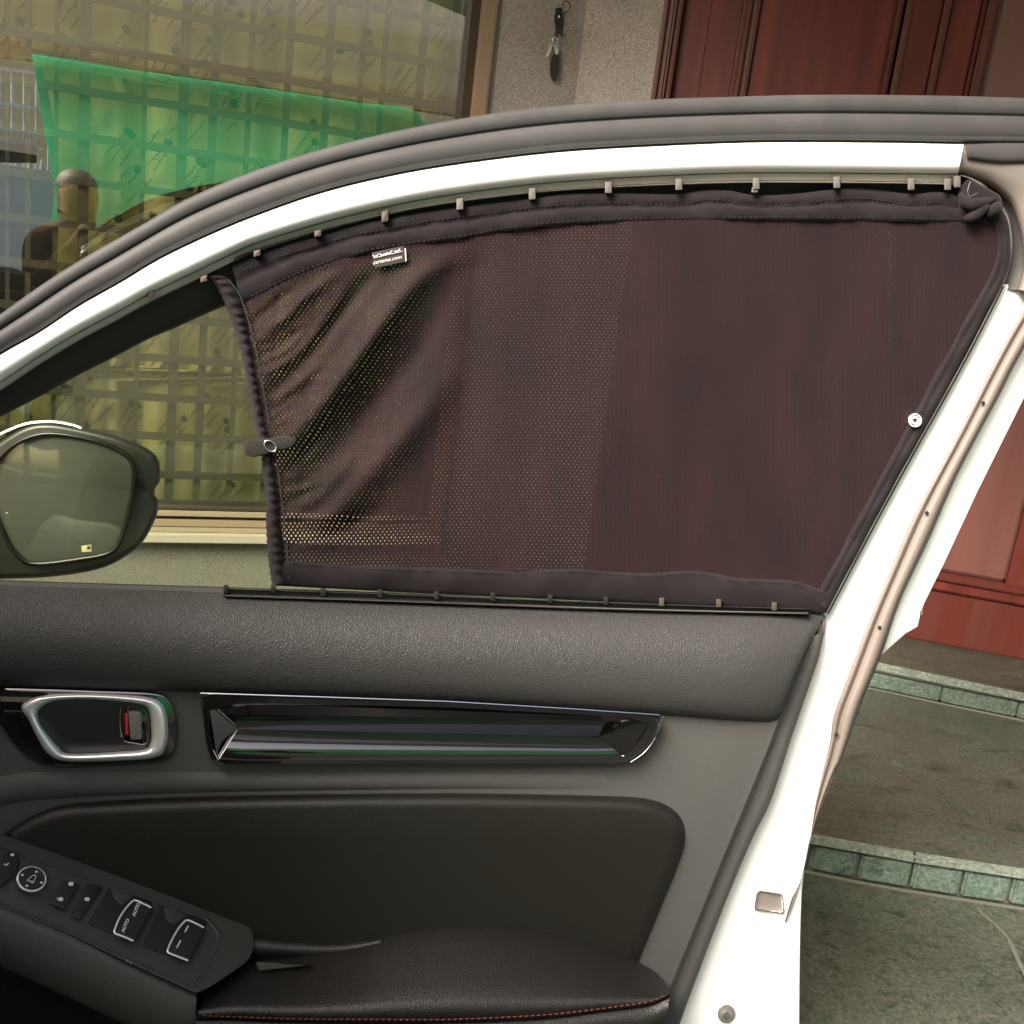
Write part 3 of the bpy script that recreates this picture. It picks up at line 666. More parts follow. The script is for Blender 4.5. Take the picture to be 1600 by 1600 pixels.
# belt pad in leather, rolled over the top
pt = [(-90, 905), (0, 914), (349, 926), (700, 940), (1000, 950), (1262, 957), (1285, 972)]
pb = [(-90, 1070), (0, 1073), (300, 1081), (700, 1095), (1037, 1117), (1195, 1129), (1219, 1118)]
rowsb = [(0, -.02), (0, .018), (.03, .027), (.08, .036), (.16, .046), (.28, .056), (.42, .063), (.6, .067), (.8, .066), (.92, .062), (.975, .056), (1, .047), (1.0, .03)]
T = resample(pt, 110); B = resample(pb, 110)
rows = []
for t, d in rowsb:
    r = []
    for j, (a, b) in enumerate(zip(T, B)):
        e = max(0, (j - 98) / 11); dd = d - .011 * e ** 2.2 if d > .02 else d
        bow = 20 * sin(pi * t) * (j / 109) ** 14 * -1
        r.append((a[0] + (b[0] - a[0]) * t + bow * .35, a[1] + (b[1] - a[1]) * t, dd))
    rows.append(r)
loft('belt_pad', rows, M_leather, door)
band('glass_run_strip', [(-90, 898), (0, 906), (349, 917), (700, 930), (1290, 962)], [(-90, 907), (0, 916), (349, 928), (700, 942), (1290, 972)], [(0, -.006), (0, .004), (.2, .010), (.9, .012), (1.2, .015)], 60, M_rubber2, door)
plate('corner_cap', roundpoly([(1272, 962), (1287, 957), (1291, 975), (1286, 998), (1276, 990)], 4), .016, .02, 3, M_trim, door)

# main plastic panel, creased along its rear edge
crease = [(1264, 996), (1240, 1055), (1214, 1132), (1180, 1218), (1141, 1312), (1101, 1410), (1061, 1508), (1022, 1604), (988, 1690)]
edge = [(1289, 986), (1284, 1008), (1279, 1030), (1267, 1065), (1237, 1152), (1205, 1250), (1175, 1312), (1125, 1432), (1062, 1600), (1030, 1690)]
band('panel_side', crease, edge, [(0, .0445), (.06, .0435), (.16, .0385), (.3, .0365), (.6, .0365), (.93, .036), (1, .030), (1, .0)], 60, M_panel, door, sharp=None)
# face: a grid from the left picture edge to the crease
Cc = resample(crease, 70); rows = []
for i, t in enumerate([0, .15, .3, .45, .6, .75, .85, .93, .97, .99, 1.0]):
    r = []
    for (cx, cy) in Cc:
        lx = -90; ly = cy - (1 - (cy - 1012) / 680) * 0
        r.append((lx + (cx - lx) * t, cy - (1 - t) * 20, .043 + (.002 if t < .98 else 0)))
    rows.append(r)
loft('panel_face', rows, M_panel, door)
_T = resample([(-90, 1208), (0, 1212), (60, 1206), (300, 1206), (700, 1208), (1000, 1210)], 60); _B = resample([(-90, 1262), (0, 1262), (60, 1252), (300, 1240), (700, 1234), (1000, 1236)], 60)
loft('panel_roll', [[(a[0] + (b[0] - a[0]) * t, a[1] + (b[1] - a[1]) * t, .0448 + h * min(1, (1000 - a[0]) / 500)) for a, b in zip(_T, _B)] for t, h in ((0, 0), (.15, .002), (.4, .0045), (.7, .0045), (.9, .002), (1, -.001))], M_panel, door)

# soft insert pad
ins_o = cr([(9, 1301), (33, 1284), (87, 1260), (153, 1252), (350, 1243), (700, 1239), (940, 1243)], 6) + cr([(940, 1243), (1000, 1246), (1038, 1256), (1063, 1276), (1071, 1305), (1064, 1340), (1030, 1425), (999, 1500)], 6)[1:] + [(985, 1560), (300, 1580), (9, 1400)]
plate('insert_pad', ins_o, .060, .03, 24, M_pad, door, bd=.017, steps=7)

# gloss trim bar with hipped facets (a shallow trough)
gt = roundpoly([(313, 1085), (700, 1097), (1036, 1118), (1022, 1157), (984, 1193), (330, 1195), (320, 1160)], [6, 0, 2, 25, 30, 14, 10], 6)
gi = [(330, 1101), (700, 1107), (1012, 1124), (1003, 1150), (975, 1181), (800, 1186), (343, 1187), (330, 1150)]
ring('gloss_trim', resample(gt + gt[:1], 97, False)[:-1], roundpoly(gi, 5), [(0, .04), (0, .060), (.15, .0645), (.8, .0645), (1, .062)], M_gloss, door, sharp=40)
def trough():
    d0, d1 = .0635, .0475
    TL, TR, BR, BL = (326, 1097, d0), (1018, 1122, d0), (978, 1186, d0), (340, 1190, d0)
    LL, RR = (372, 1139, d1), (936, 1151, d1)
    V = []; F = []
    def grid(a, b, c, d, nu, nv, bulge):
        base = len(V)
        for i in range(nv + 1):
            t = i / nv
            for j in range(nu + 1):
                s = j / nu
                p = [(a[k] * (1 - s) + b[k] * s) * (1 - t) + (d[k] * (1 - s) + c[k] * s) * t for k in range(3)]
                p[2] += bulge * sin(pi * t); V.append(P(*p))
        for i in range(nv):
            for j in range(nu):
                q = base + i * (nu + 1) + j; F.append((q, q + 1, q + nu + 2, q + nu + 1))
    grid(TL, TR, RR, LL, 20, 5, .000)
    grid(LL, RR, BR, BL, 20, 8, .0060)
    grid(TL, LL, LL, BL, 1, 4, 0); grid(TR, BR, BR, RR, 1, 1, 0)
    return V, F
def tri_trough():
    V, F = trough(); return V, F
V, F = trough(); F = F[:20 * 5 + 20 * 8]
bV = len(V)
for tri in (((326, 1097, .0635), (372, 1139, .0475), (340, 1190, .0635)), ((1018, 1122, .0635), (978, 1186, .0635), (936, 1151, .0475))):
    b0 = len(V); V += [P(*p) for p in tri]; F.append((b0, b0 + 1, b0 + 2))
mesh_obj('trim_facets', V, F, M_gloss, door, smooth=True, sharp=20)
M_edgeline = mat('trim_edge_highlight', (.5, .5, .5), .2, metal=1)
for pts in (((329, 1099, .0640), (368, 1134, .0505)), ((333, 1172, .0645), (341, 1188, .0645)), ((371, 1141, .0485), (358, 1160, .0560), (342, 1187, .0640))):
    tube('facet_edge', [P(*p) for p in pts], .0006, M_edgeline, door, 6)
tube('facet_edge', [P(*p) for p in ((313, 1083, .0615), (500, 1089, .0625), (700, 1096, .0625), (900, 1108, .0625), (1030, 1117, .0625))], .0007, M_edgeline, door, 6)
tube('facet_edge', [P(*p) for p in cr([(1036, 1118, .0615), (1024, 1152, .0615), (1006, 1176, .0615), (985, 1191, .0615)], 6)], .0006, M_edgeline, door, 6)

# inner handle: dark bezel, bowl, chrome ring, lock tab
bz = closed_cr([(-40, 1090), (-10, 1074), (60, 1074), (150, 1077), (240, 1081), (265, 1092), (275, 1115), (277, 1145), (272, 1175), (255, 1190), (200, 1196), (95, 1200), (50, 1188), (20, 1162), (-5, 1130), (-40, 1118)], 5)
plate('handle_bezel', bz, .052, .02, 6, M_gloss, door, bd=.006)
ro = closed_cr([(33, 1106), (44, 1094), (68, 1087), (131, 1084), (200, 1087), (240, 1092), (256, 1104), (263, 1137), (257, 1173), (240, 1184), (200, 1188), (109, 1190), (77, 1180), (58, 1152), (44, 1124)], 5)
ri = closed_cr([(60, 1112), (72, 1101), (90, 1095), (131, 1093), (180, 1096), (219, 1102), (231, 1112), (235, 1137), (234, 1160), (224, 1170), (180, 1174), (109, 1177), (92, 1167), (74, 1146), (62, 1128)], 5)
hring = ring('handle_ring', ro, ri, [(0, .050), (.0, .056), (.2, .062), (.5, .064), (.8, .060), (1, .052), (1.0, .030)], M_chrome, door, n=120)
plate('handle_bowl', ri, .0535, .001, 1, M_cup, door)
plate('lever_hollow', roundpoly([(196, 1103), (228, 1108), (234, 1120), (234, 1158), (226, 1166), (192, 1160)], 6), .0555, .003, 3, M_gloss, door)
lk = plate('lock_tab', roundpoly([(200, 1112), (221, 1112), (222, 1155), (204, 1156)], 4), .061, .006, 3, M_bowlgrey, door)
plate('lock_mark', roundpoly([(195, 1114), (200, 1114), (201, 1150), (196, 1147)], 1), .0600, .003, .6, M_red, door)
tube('lever_edge', [P(*p) for p in cr([(188, 1106, .056), (187, 1130, .056), (190, 1152, .056)], 4)], .0008, M_edgeline, door, 6)

# armrest
ar_back = [(330, 1530), (380, 1500), (470, 1490), (560, 1475), (640, 1452), (740, 1443), (837, 1452), (923, 1473), (999, 1504), (1030, 1524), (1046, 1549)]
ar_front = [(306, 1592), (360, 1592), (456, 1596), (600, 1598), (700, 1597), (800, 1594), (872, 1589), (940, 1580), (1009, 1571), (1036, 1561), (1047, 1553)]
band('armrest', ar_back, ar_front, [(0, .02), (0, .055), (.06, .066), (.2, .082), (.4, .100), (.6, .117), (.75, .128), (.86, .134), (.95, .133), (1.0, .126)], 80, M_arm, door, sharp=None)
band('armrest_side', ar_front, [(x, y + 90 + 10) if x < 1000 else (x - 20, y + 120) for x, y in ar_front], [(0, .124), (.04, .130), (.3, .130), (1, .10)], 80, M_arm, door, sharp=None)
sb = MB()
stp = [(316, 1587), (456, 1592), (600, 1593), (700, 1593), (800, 1589), (872, 1584), (940, 1576), (1009, 1566), (1036, 1556)]
Q = resample(stp, 2 * 78)
for i in range(0, len(Q) - 1, 2):
    a, b = Q[i], Q[i + 1]
    vf = tube('s', [P(a[0], a[1], .1325), P((a[0] + b[0]) / 2, (a[1] + b[1]) / 2, .1343), P(b[0] + .55 * (b[0] - a[0]), b[1] - 1.0, .1325)], .0006, None, ret=True, seg=5); sb.add(vf)
sb.build('red_stitching', M_stitch, door, kind='stuff')
# pull pocket behind the console
band('grip_pocket', [(380, 1455), (450, 1466), (540, 1470), (600, 1462)], [(380, 1500), (450, 1497), (520, 1496), (590, 1480)], [(0, .05), (.2, .06), (.6, .066), (1, .06), (1, .04)], 30, M_arm, door, sharp=None)
plate('pocket_trim', roundpoly([(400, 1503), (487, 1508), (404, 1517)], 2), .0885, .01, 1, M_panel, door)

# ------------------------------------------------------------------ switch console on its own sloping plane
a_, b_, c_ = P(0, 1302, .062), P(397, 1455, .062), P(0, 1415, .115)
nS = (b_ - a_).cross(c_ - a_).normalized()
if nS.dot(CAM - a_) < 0: nS = -nS
S = Pl(a_, nS)
con = roundpoly([(-90, 1268), (0, 1302), (150, 1355), (300, 1400), (372, 1424), (400, 1462), (392, 1500), (330, 1542), (307, 1553), (200, 1505), (112, 1462), (0, 1417), (-90, 1380)], [0, 4, 10, 10, 20, 20, 20, 14, 6, 10, 10, 4, 0], 5)
sp = plate('switch_panel', con, 0, .03, 3, M_console, door, S)
band('console_side', [(-90, 1380), (0, 1416), (112, 1461), (200, 1503), (307, 1552)], [(-90, 1470), (0, 1510), (100, 1555), (200, 1602), (305, 1640)], [(0, .114), (.06, .120), (.18, .123), (.6, .121), (.9, .112), (1, .09)], 40, M_panel, door, sharp=None)
band('console_underside', [(-90, 1470), (0, 1510), (100, 1555), (200, 1602), (305, 1640)], [(-90, 1650), (0, 1690), (100, 1700), (200, 1700), (305, 1700)], [(0, .09), (.2, .06), (1, .05)], 30, M_pad, door, sharp=None)
ring('switch_frame', roundpoly([(-90, 1290), (18, 1326), (175, 1384), (327, 1434), (350, 1462), (318, 1530), (306, 1545), (200, 1499), (112, 1457), (-90, 1376)], [0, 4, 6, 8, 10, 10, 8, 6, 6, 0]), roundpoly([(-88, 1294), (18, 1330), (175, 1388), (322, 1437), (342, 1463), (313, 1526), (302, 1539), (200, 1495), (112, 1453), (-88, 1372)], [0, 4, 6, 8, 10, 10, 8, 6, 6, 0]), [(0, 0), (.3, .0012), (.8, .0012), (1, .0004)], M_console, sp, S, n=160)
def sub(name, pts, d, th, bev, m, r=4, **k): return plate(name, roundpoly(pts, r), d, th, bev, m, sp, S, **k)
# left-most seat memory style rocker
sub('mirror_fold_switch', [(5, 1332), (22, 1330), (32, 1342), (24, 1366), (4, 1384), (-14, 1384), (-8, 1356)], .004, .004, 2, M_btn, 7)
# round mirror knob
kc = (49, 1374)
circ = lambda r, rx=1.0, ry=.86, dx_=0, dy_=0, n=40: [(kc[0] + dx_ + r * rx * cos(2 * pi * i / n), kc[1] + dy_ + r * ry * sin(2 * pi * i / n)) for i in range(n)]
ring('knob_ring', circ(24), circ(20.5, 1, .86, 1, -1.5), [(0, 0), (0, .006), (.4, .009), (.8, .009), (1, .007)], M_chrome, sp, S, n=60)
plate('knob_face', circ(21, 1, .86, 1, -1.5), .0075, .007, 1, M_btn, sp, S)
# lock rocker and window lock button
sub('lock_rocker', [(101, 1374), (125, 1381), (101, 1419), (79, 1408)], .0045, .0045, 2, M_btn, 5)
sub('window_lock_button', [(137, 1380), (161, 1386), (126, 1437), (111, 1430)], .0035, .0035, 2, M_btn, 4)
sub('rocker_lip', [(81, 1408), (101, 1416), (99, 1420), (80, 1412)], .0052, .002, 1, M_console, 1.5)
sub('rocker_lip', [(113, 1427), (126, 1433), (124, 1437), (112, 1431)], .0045, .002, 1, M_console, 1.5)
# recesses for the window switches
for q in ([(173, 1384), (240, 1410), (206, 1470), (136, 1444)], [(252, 1412), (326, 1436), (296, 1504), (222, 1480)]):
    sub('switch_recess', q, .0008, .003, 1, mat('recess_black', (.006, .006, .006), .5), 5)
for q in ([(172, 1386), (205, 1395), (208, 1402), (192, 1416), (178, 1406)], [(256, 1415), (290, 1427), (290, 1432), (272, 1447), (258, 1436)]):
    sub('recess_dish', q, .0016, .002, 2, M_console, 5)
for q in ([(210, 1405), (240, 1416), (212, 1470), (180, 1458), (190, 1428)], [(292, 1437), (322, 1449), (296, 1502), (263, 1488), (273, 1458)]):
    sub('window_switch', q, .009, .009, 3, M_btn, 5)
for q in ([(236, 1418, .0095), (224, 1412, .0105), (212, 1407, .0105), (206, 1409, .0105), (196, 1420, .0105), (186, 1436, .0105), (179, 1454, .0105), (181, 1459, .0105), (192, 1463, .0105), (208, 1470, .0095)],
          [(318, 1449, .0095), (306, 1443, .0105), (294, 1438, .0105), (288, 1440, .0105), (278, 1452, .0105), (269, 1468, .0105), (262, 1484, .0105), (264, 1489, .0105), (276, 1494, .0105), (294, 1501, .0095)]):
    tube('switch_edge', [S(*p) for p in cr(q, 4)], .0009, M_chrome, sp, 8)
# markings
def mk(name, s, x, y, size, ang, d, bold=0.0, sqx=1):
    ca, sa = cos(radians(ang)), sin(radians(ang))
    V, F = text_mesh(s, size, lambda u, v: S(x + (u * sqx) * ca + v * sa, y - ((-u * sqx) * -sa + v * ca) if False else y + (-u * sqx * sa * 1.0) * 1.0 - v * ca + 0 * sa, d), bold)
    return mesh_obj(name, V, F, M_mark, sp, smooth=False)
def marks(name, s, x, y, size, ux, uy, vx, vy, d, bold=.2):
    V, F = text_mesh(s, size, lambda u, v: S(x + u * ux + v * vx, y + u * uy + v * vy, d), bold)
    return mesh_obj(name, V, F, M_mark, sp, smooth=False)
marks('auto_lettering', 'AUTO', 213, 1421, 8, .38, -.92, -.8, -.3, .0094, .25)
marks('auto_lettering', 'AUTO', 196, 1446, 8, .38, -.92, -.8, -.3, .0094, .25)
for (x0, y0, x1, y1) in ((294, 1447, 289, 1456), (282, 1470, 276, 1481)):
    tube('bar_mark', [S(x0, y0, .0095), S(x1, y1, .0095)], .0007, M_mark, sp, 6)
def dot(x, y, rx, ry, d=.0082, nm='dot_mark'): plate(nm, [(x + rx * cos(a), y + ry * sin(a)) for a in [i * pi / 6 for i in range(12)]], d, .0006, .3, M_mark, sp, S)
for x, y in ((35, 1367), (57, 1362), (65, 1379), (42, 1384)): dot(x, y, 2.3, 1.9)
tube('mirror_icon', [S(x, y, .0083) for x, y in ((42, 1376), (51, 1368), (55, 1367), (56, 1370), (53, 1377), (42, 1376))], .00035, M_mark, sp, 5)
tube('mirror_icon', [S(47, 1378.5, .0083), S(53, 1379, .0083)], .0004, M_mark, sp, 5)
def car_icon(x, y, d):
    plate('lock_icon', roundpoly([(x - 4.5, y), (x - 2.5, y - 3), (x + 2.5, y - 3.2), (x + 4.5, y - 1), (x + 3, y + 3), (x - 3, y + 2.6)], 1), d, .0006, .3, M_mark, sp, S)
car_icon(111, 1381, .0052); car_icon(94.5, 1405, .0052); car_icon(136, 1405, .0042)
tube('mirror_icon', [S(90, 1403, .0054), S(88, 1404, .0054)], .0004, M_mark, sp, 5)
sub('fold_icon', [(17, 1334), (22, 1333.5), (22, 1337.5), (16, 1337.5)], .0045, .0006, .3, M_mark, 1)
tube('fold_icon', [S(*p) for p in ((6, 1350, .0047), (11, 1352, .0047), (13, 1349, .0047))], .0006, M_mark, sp, 5)
for q in ([(198, 1499), (200, 1503)], [(203, 1502), (205, 1506)]): tube('scuff', [S(x, y, .0012) for x, y in q], .0002, M_mark, sp, 4)

# ------------------------------------------------------------------ wing mirror (outside the glass)
MP = Pl(P(100, 780, -.13), n_of(radians(4), radians(4)))
ho = closed_cr([(-30, 735), (-20, 705), (0, 687), (40, 664), (79, 659), (127, 667), (183, 681), (225, 698), (245, 713), (251, 734), (250, 753)], 5)
ho = cr([(-60, 760), (-30, 712), (0, 687), (40, 664), (79, 659), (127, 667), (183, 681), (225, 698), (245, 713), (251, 734), (250, 753)], 5) + [(243, 763), (242, 773)] + cr([(248, 782), (245, 805), (225, 844), (197, 869), (155, 889), (84, 901), (0, 905), (-60, 905)], 5)
hs = plate('wing_mirror', ho, .0, .10, 10, mat('mirror_housing', (.022, .022, .018), .38), door, MP, bd=.014, steps=5)
go = closed_cr([(-12, 755), (-6, 730), (0, 722), (22, 701), (51, 687), (84, 683), (141, 692), (183, 708), (201, 724), (205, 748), (197, 796), (184, 840), (169, 860), (127, 869), (56, 877), (31, 864), (12, 836), (-4, 795)], 4)
go_out = inset(go, -9)
ring('mirror_bezel', go_out, go, [(0, .0), (.2, .006), (.6, .007), (.9, .002), (1, -.004)], mat('mirror_bezel', (.008, .008, .007), .3), hs, MP, n=110)
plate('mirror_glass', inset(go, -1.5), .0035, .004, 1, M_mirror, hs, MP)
loft('white_cap', [[(x, y + o, d) for x, y in cr([(-60, 735), (-20, 690), (0, 675), (40, 659), (79, 655.5), (110, 660), (127, 665.5)], 5)] for o, d in ((1, -.06), (1, -.02), (2, -.006), (5, -.003))], M_white, hs, MP)
pts = roundpoly([(127, 853), (143, 851), (143, 862), (128, 863)], .6)
plate('mirror_sticker', pts, .0042, .0005, .3, mat('sticker', (.55, .50, .26), .5), hs, MP)
plate('sticker_mark', roundpoly([(136, 853.5), (141, 853), (141, 858), (136, 858.5)], .6), .0047, .0004, .3, M_console, hs, MP)
tube('glass_scratch', [MP(9, 802, .0042), MP(13, 801, .0042)], .0005, M_mark, hs, 4)

# ------------------------------------------------------------------ sun shade hung in the window
shade = empty('sun_shade', P(900, 940, .02), 'black mesh fabric sun shade stretched over the car side window', 'sun shade')
# polyline creases: (points, half width px, height m)
creases = [([(430, 712), (520, 610), (600, 500), (650, 440), (720, 385)], 20, .010),
           ([(455, 775), (560, 650), (650, 540), (700, 440)], 24, -.006),
           ([(470, 860), (560, 760), (650, 660), (720, 560)], 26, .007),
           ([(440, 820), (500, 770), (560, 700)], 14, .005),
           ([(410, 640), (450, 585), (520, 500), (600, 410)], 14, -.006),
           ([(395, 590), (440, 575), (480, 540), (540, 460)], 10, .006),
           ([(385, 545), (430, 510), (480, 460), (540, 415)], 10, .005),
           ([(380, 520), (420, 480), (470, 440)], 7, -.004),
           ([(400, 560), (440, 540), (470, 515)], 6, -.003),
           ([(405, 625), (450, 610), (500, 570)], 8, .004),
           ([(430, 745), (470, 715), (530, 640)], 9, -.005),
           ([(440, 775), (480, 760), (520, 730)], 7, .004), ([(445, 800), (480, 812), (530, 800)], 8, .004), ([(450, 850), (520, 830), (600, 790)], 12, -.004),
           ([(740, 385), (735, 600), (715, 850)], 30, -.002)]
random.seed(11)
for k in range(16):      # fine gathers where the elastic hem pulls the cloth in
    t_ = k / 15; y0 = 490 + 380 * t_; x0 = 384 + 58 * t_ ** .8; L_ = random.uniform(35, 95); a_g = radians(random.uniform(18, 48) * (1 - .5 * t_))
    creases.append(([(x0, y0), (x0 + .5 * L_ * cos(a_g * .6), y0 - .5 * L_ * sin(a_g * .6)), (x0 + L_ * cos(a_g), y0 - L_ * sin(a_g))], random.uniform(3.5, 6), random.choice((-1, 1)) * random.uniform(.0012, .0024)))
creases = [(resample(c, 24), wd, h) for c, wd, h in creases]
def crease_d(x, y):
    t = 0
    for c, wd, h in creases:
        b = 1e9; bi = 0
        for i in range(23):
            x0, y0 = c[i]; vx, vy = c[i + 1][0] - x0, c[i + 1][1] - y0
            q = max(0, min(1, ((x - x0) * vx + (y - y0) * vy) / (vx * vx + vy * vy)))
            dd = (x0 + q * vx - x) ** 2 + (y0 + q * vy - y) ** 2
            if dd < b: b = dd; bi = i + q
        if b < (3.2 * wd) ** 2:
            u = bi / 23; env = min(1, (1 - u) * 2.2 + .12) * min(1, u * 6 + .5)
            t += h * env * exp(-b / (wd * wd))
    return t
top_e = [(362, 415), (400, 399), (440, 384), (500, 366), (560, 350), (600, 343), (660, 331), (720, 323), (780, 315), (830, 309), (890, 303), (950, 301), (1010, 303), (1060, 303), (1100, 297), (1140, 298), (1180, 305), (1240, 303), (1300, 296), (1350, 294), (1420, 303), (1460, 300), (1480, 302), (1510, 308), (1540, 309), (1562, 312)]
hem_l = [(378, 474), (410, 457), (450, 437), (500, 416), (560, 397), (620, 386), (680, 377), (720, 372), (780, 361), (850, 352), (950, 346), (1100, 343), (1300, 343), (1400, 344), (1500, 346), (1560, 352), (1572, 356)]
bot_h = [(446, 876), (480, 879), (540, 884), (620, 887), (760, 892), (820, 893), (900, 890), (1000, 897), (1085, 893), (1150, 905), (1230, 908), (1262, 916), (1296, 930)]
bot_e = [(430, 915), (560, 922), (700, 929), (900, 938), (1100, 947), (1240, 954), (1280, 959), (1292, 956)]
left_i = [(378, 474), (392, 540), (402, 600), (412, 660), (424, 740), (436, 810), (446, 876)]
right_i = [(1572, 356), (1579, 380), (1577, 412), (1566, 440), (1520, 528), (1470, 622), (1400, 748), (1335, 868), (1296, 930)]
NXs, NYs = 300, 190
Tt = resample(hem_l, NXs); Bb = resample(bot_h, NXs); Ll = resample(left_i, NYs); Rr = resample(right_i, NYs)
rows = []
for j in range(NYs):
    v = j / (NYs - 1); r = []
    for i in range(NXs):
        u = i / (NXs - 1)
        x = (1 - v) * Tt[i][0] + v * Bb[i][0] + (1 - u) * Ll[j][0] + u * Rr[j][0] - ((1 - u) * (1 - v) * Tt[0][0] + u * (1 - v) * Tt[-1][0] + (1 - u) * v * Bb[0][0] + u * v * Bb[-1][0])
        y = (1 - v) * Tt[i][1] + v * Bb[i][1] + (1 - u) * Ll[j][1] + u * Rr[j][1] - ((1 - u) * (1 - v) * Tt[0][1] + u * (1 - v) * Tt[-1][1] + (1 - u) * v * Bb[0][1] + u * v * Bb[-1][1])
        e = min(1, 8 * min(u, 1 - u) + .15) * min(1, 10 * min(v, 1 - v) + .15)
        d = .021 + crease_d(x, y) * e * 1.5 + .002 * sin(x * .012 + y * .004) + .0008 * sin(x * .05 - y * .03)
        q_ = (d - .021) * 380; r.append((x, y, d, x + q_ + 1.5 * sin(y * .02 + x * .011), y + .6 * q_ + 2 * sin(x * .013 + y * .006)))
    rows.append(r)
loft('mesh_panel', rows, M_mesh, shade, uv=True)
def wob(x, y): return .0009 * sin(x * .045) + .0010 * sin(x * .021 + 1.3) + .0004 * sin(x * .17 + y * .1)
def hem(name, top, bot, n, prof, wv=1.0):
    T = resample(top, n); B = resample(bot, n)
    return loft(name, [[(a[0] + (b[0] - a[0]) * t, a[1] + (b[1] - a[1]) * t, d + wv * wob(a[0] + 40 * t, b[1] + 200 * t)) for a, b in zip(T, B)] for t, d in prof], M_fabric_hem, shade)
hem('top_hem', top_e, [(x, y + 3) for x, y in hem_l], 260, [(0, .016), (0, .019), (.08, .0225), (.25, .0235), (.35, .0225), (.42, .0215), (.5, .0235), (.62, .0245), (.8, .0235), (.95, .0225), (1, .0205)])
hem('bottom_hem', [(x, y - 2) for x, y in bot_h], bot_e, 200, [(0, .018), (.02, .0235), (.15, .0255), (.5, .025), (.85, .024), (1, .021), (1, .016)])
hs_ = MB()
for pts, off, d in ((top_e, 16, .0242), (hem_l, -3, .0247), (bot_h, 3, .0262)):
    q = resample([(x, y + off) for x, y in pts], 2 * 150)
    for i in range(4, len(q) - 5, 2):
        (x0, y0), (x1, y1) = q[i], q[i + 1]; hs_.add(tube('s', [P(x0, y0, d - .0006 + wob(x0, y0)), P(x1, y1, d - .0006 + wob(x1, y1))], .00045, None, ret=True, seg=4))
hs_.build('hem_stitches', mat('black_thread', (.008, .007, .008), .8), shade, kind='stuff')
# gathered left hem: a soft tube with puckers
lo = [(322, 432), (345, 436), (362, 470), (380, 540), (392, 600), (404, 670), (416, 740), (420, 800), (422, 860), (424, 913)]
lo = [(320, 431), (338, 452), (352, 478), (368, 525), (379, 570), (388, 615), (396, 660), (404, 690), (409, 730), (414, 780), (415, 830), (419, 880), (424, 913)]
li = [(350, 430), (366, 446), (382, 482), (393, 530), (402, 575), (409, 615), (416, 655), (424, 690), (431, 735), (438, 780), (441, 830), (446, 876), (450, 912)]
N = 320; T = resample(lo, N); B = resample(li, N); rows = []
for k in range(9):
    t = k / 8; r = []
    for j, (a, b) in enumerate(zip(T, B)):
        pk = .5 + .5 * sin(j * .62 + 1.2 * sin(j * .11)); sc = 1.6 * abs(sin(j * .55 + sin(j * .13)))
        x = a[0] + (b[0] - a[0]) * t + (sc if t < .3 else 0) * (1 - t); y = a[1] + (b[1] - a[1]) * t
        r.append((x, y, .016 + .010 * sin(pi * t) ** .7 + .0016 * pk * sin(pi * t)))
    rows.append(r)
loft('side_hem', rows, M_fabric_hem, shade)
tube('hem_seam', [P(x, y, .0235) for x, y in resample([(357, 436), (374, 460), (385, 490), (400, 545), (414, 620), (424, 680), (436, 745), (444, 810), (449, 860), (452, 905)], 80)], .0006, M_rubber2, shade, 6)
# right hem and zip
ro_ = [(1562, 312), (1568, 330), (1577, 349), (1580, 380), (1577, 412), (1568, 442), (1540, 492), (1475, 616), (1404, 743), (1336, 871), (1292, 954)]
ri_ = [(1545, 318), (1550, 345), (1556, 372), (1556, 398), (1548, 425), (1536, 448), (1508, 498), (1450, 604), (1380, 735), (1312, 862), (1272, 935)]
N = 160; T = resample(ri_, N); B = resample(ro_, N)
loft('side_hem', [[(a[0] + (b[0] - a[0]) * t, a[1] + (b[1] - a[1]) * t, d + .0007 * sin(j * .3 + 5 * t)) for j, (a, b) in enumerate(zip(T, B))] for t, d in ((0, .0215), (.1, .0250), (.4, .0256), (.5, .0240), (.6, .0256), (.9, .0245), (1, .019), (1, .01))], M_fabric_hem, shade)
# bunched corner
def bunch():
    V = []; F = []; n = 40
    O = roundpoly([(1496, 300), (1512, 278), (1540, 292), (1564, 306), (1568, 330), (1560, 345), (1530, 342), (1512, 350), (1498, 330)], 6)
    return O
O = bunch()
plate('bunched_corner', O, .027, .012, 5, M_fabric_hem, shade, bd=.006)
for k, q in enumerate(([(1506, 342, .029), (1520, 338, .034), (1535, 325, .034), (1545, 318, .030)], [(1500, 302, .028), (1512, 318, .034), (1530, 318, .035), (1556, 310, .030)], [(1540, 338, .029), (1552, 328, .034), (1560, 318, .030)])):
    pp = cr(q, 6); tube('corner_pleat', [P(*p) for p in pp], .004, M_fabric_hem, shade, 10, rr=[.0045 * (.35 + sin(pi * i / (len(pp) - 1))) for i in range(len(pp))])
tube('loose_thread', [P(*p) for p in cr([(1516, 284, .034), (1512, 298, .034), (1515, 308, .034)], 5)], .0003, M_clip, shade, 4)
tube('loose_thread', [P(*p) for p in cr([(1516, 308, .036), (1522, 304, .037), (1527, 302, .036)], 5)], .0003, M_clip, shade, 4)
zt = MB()
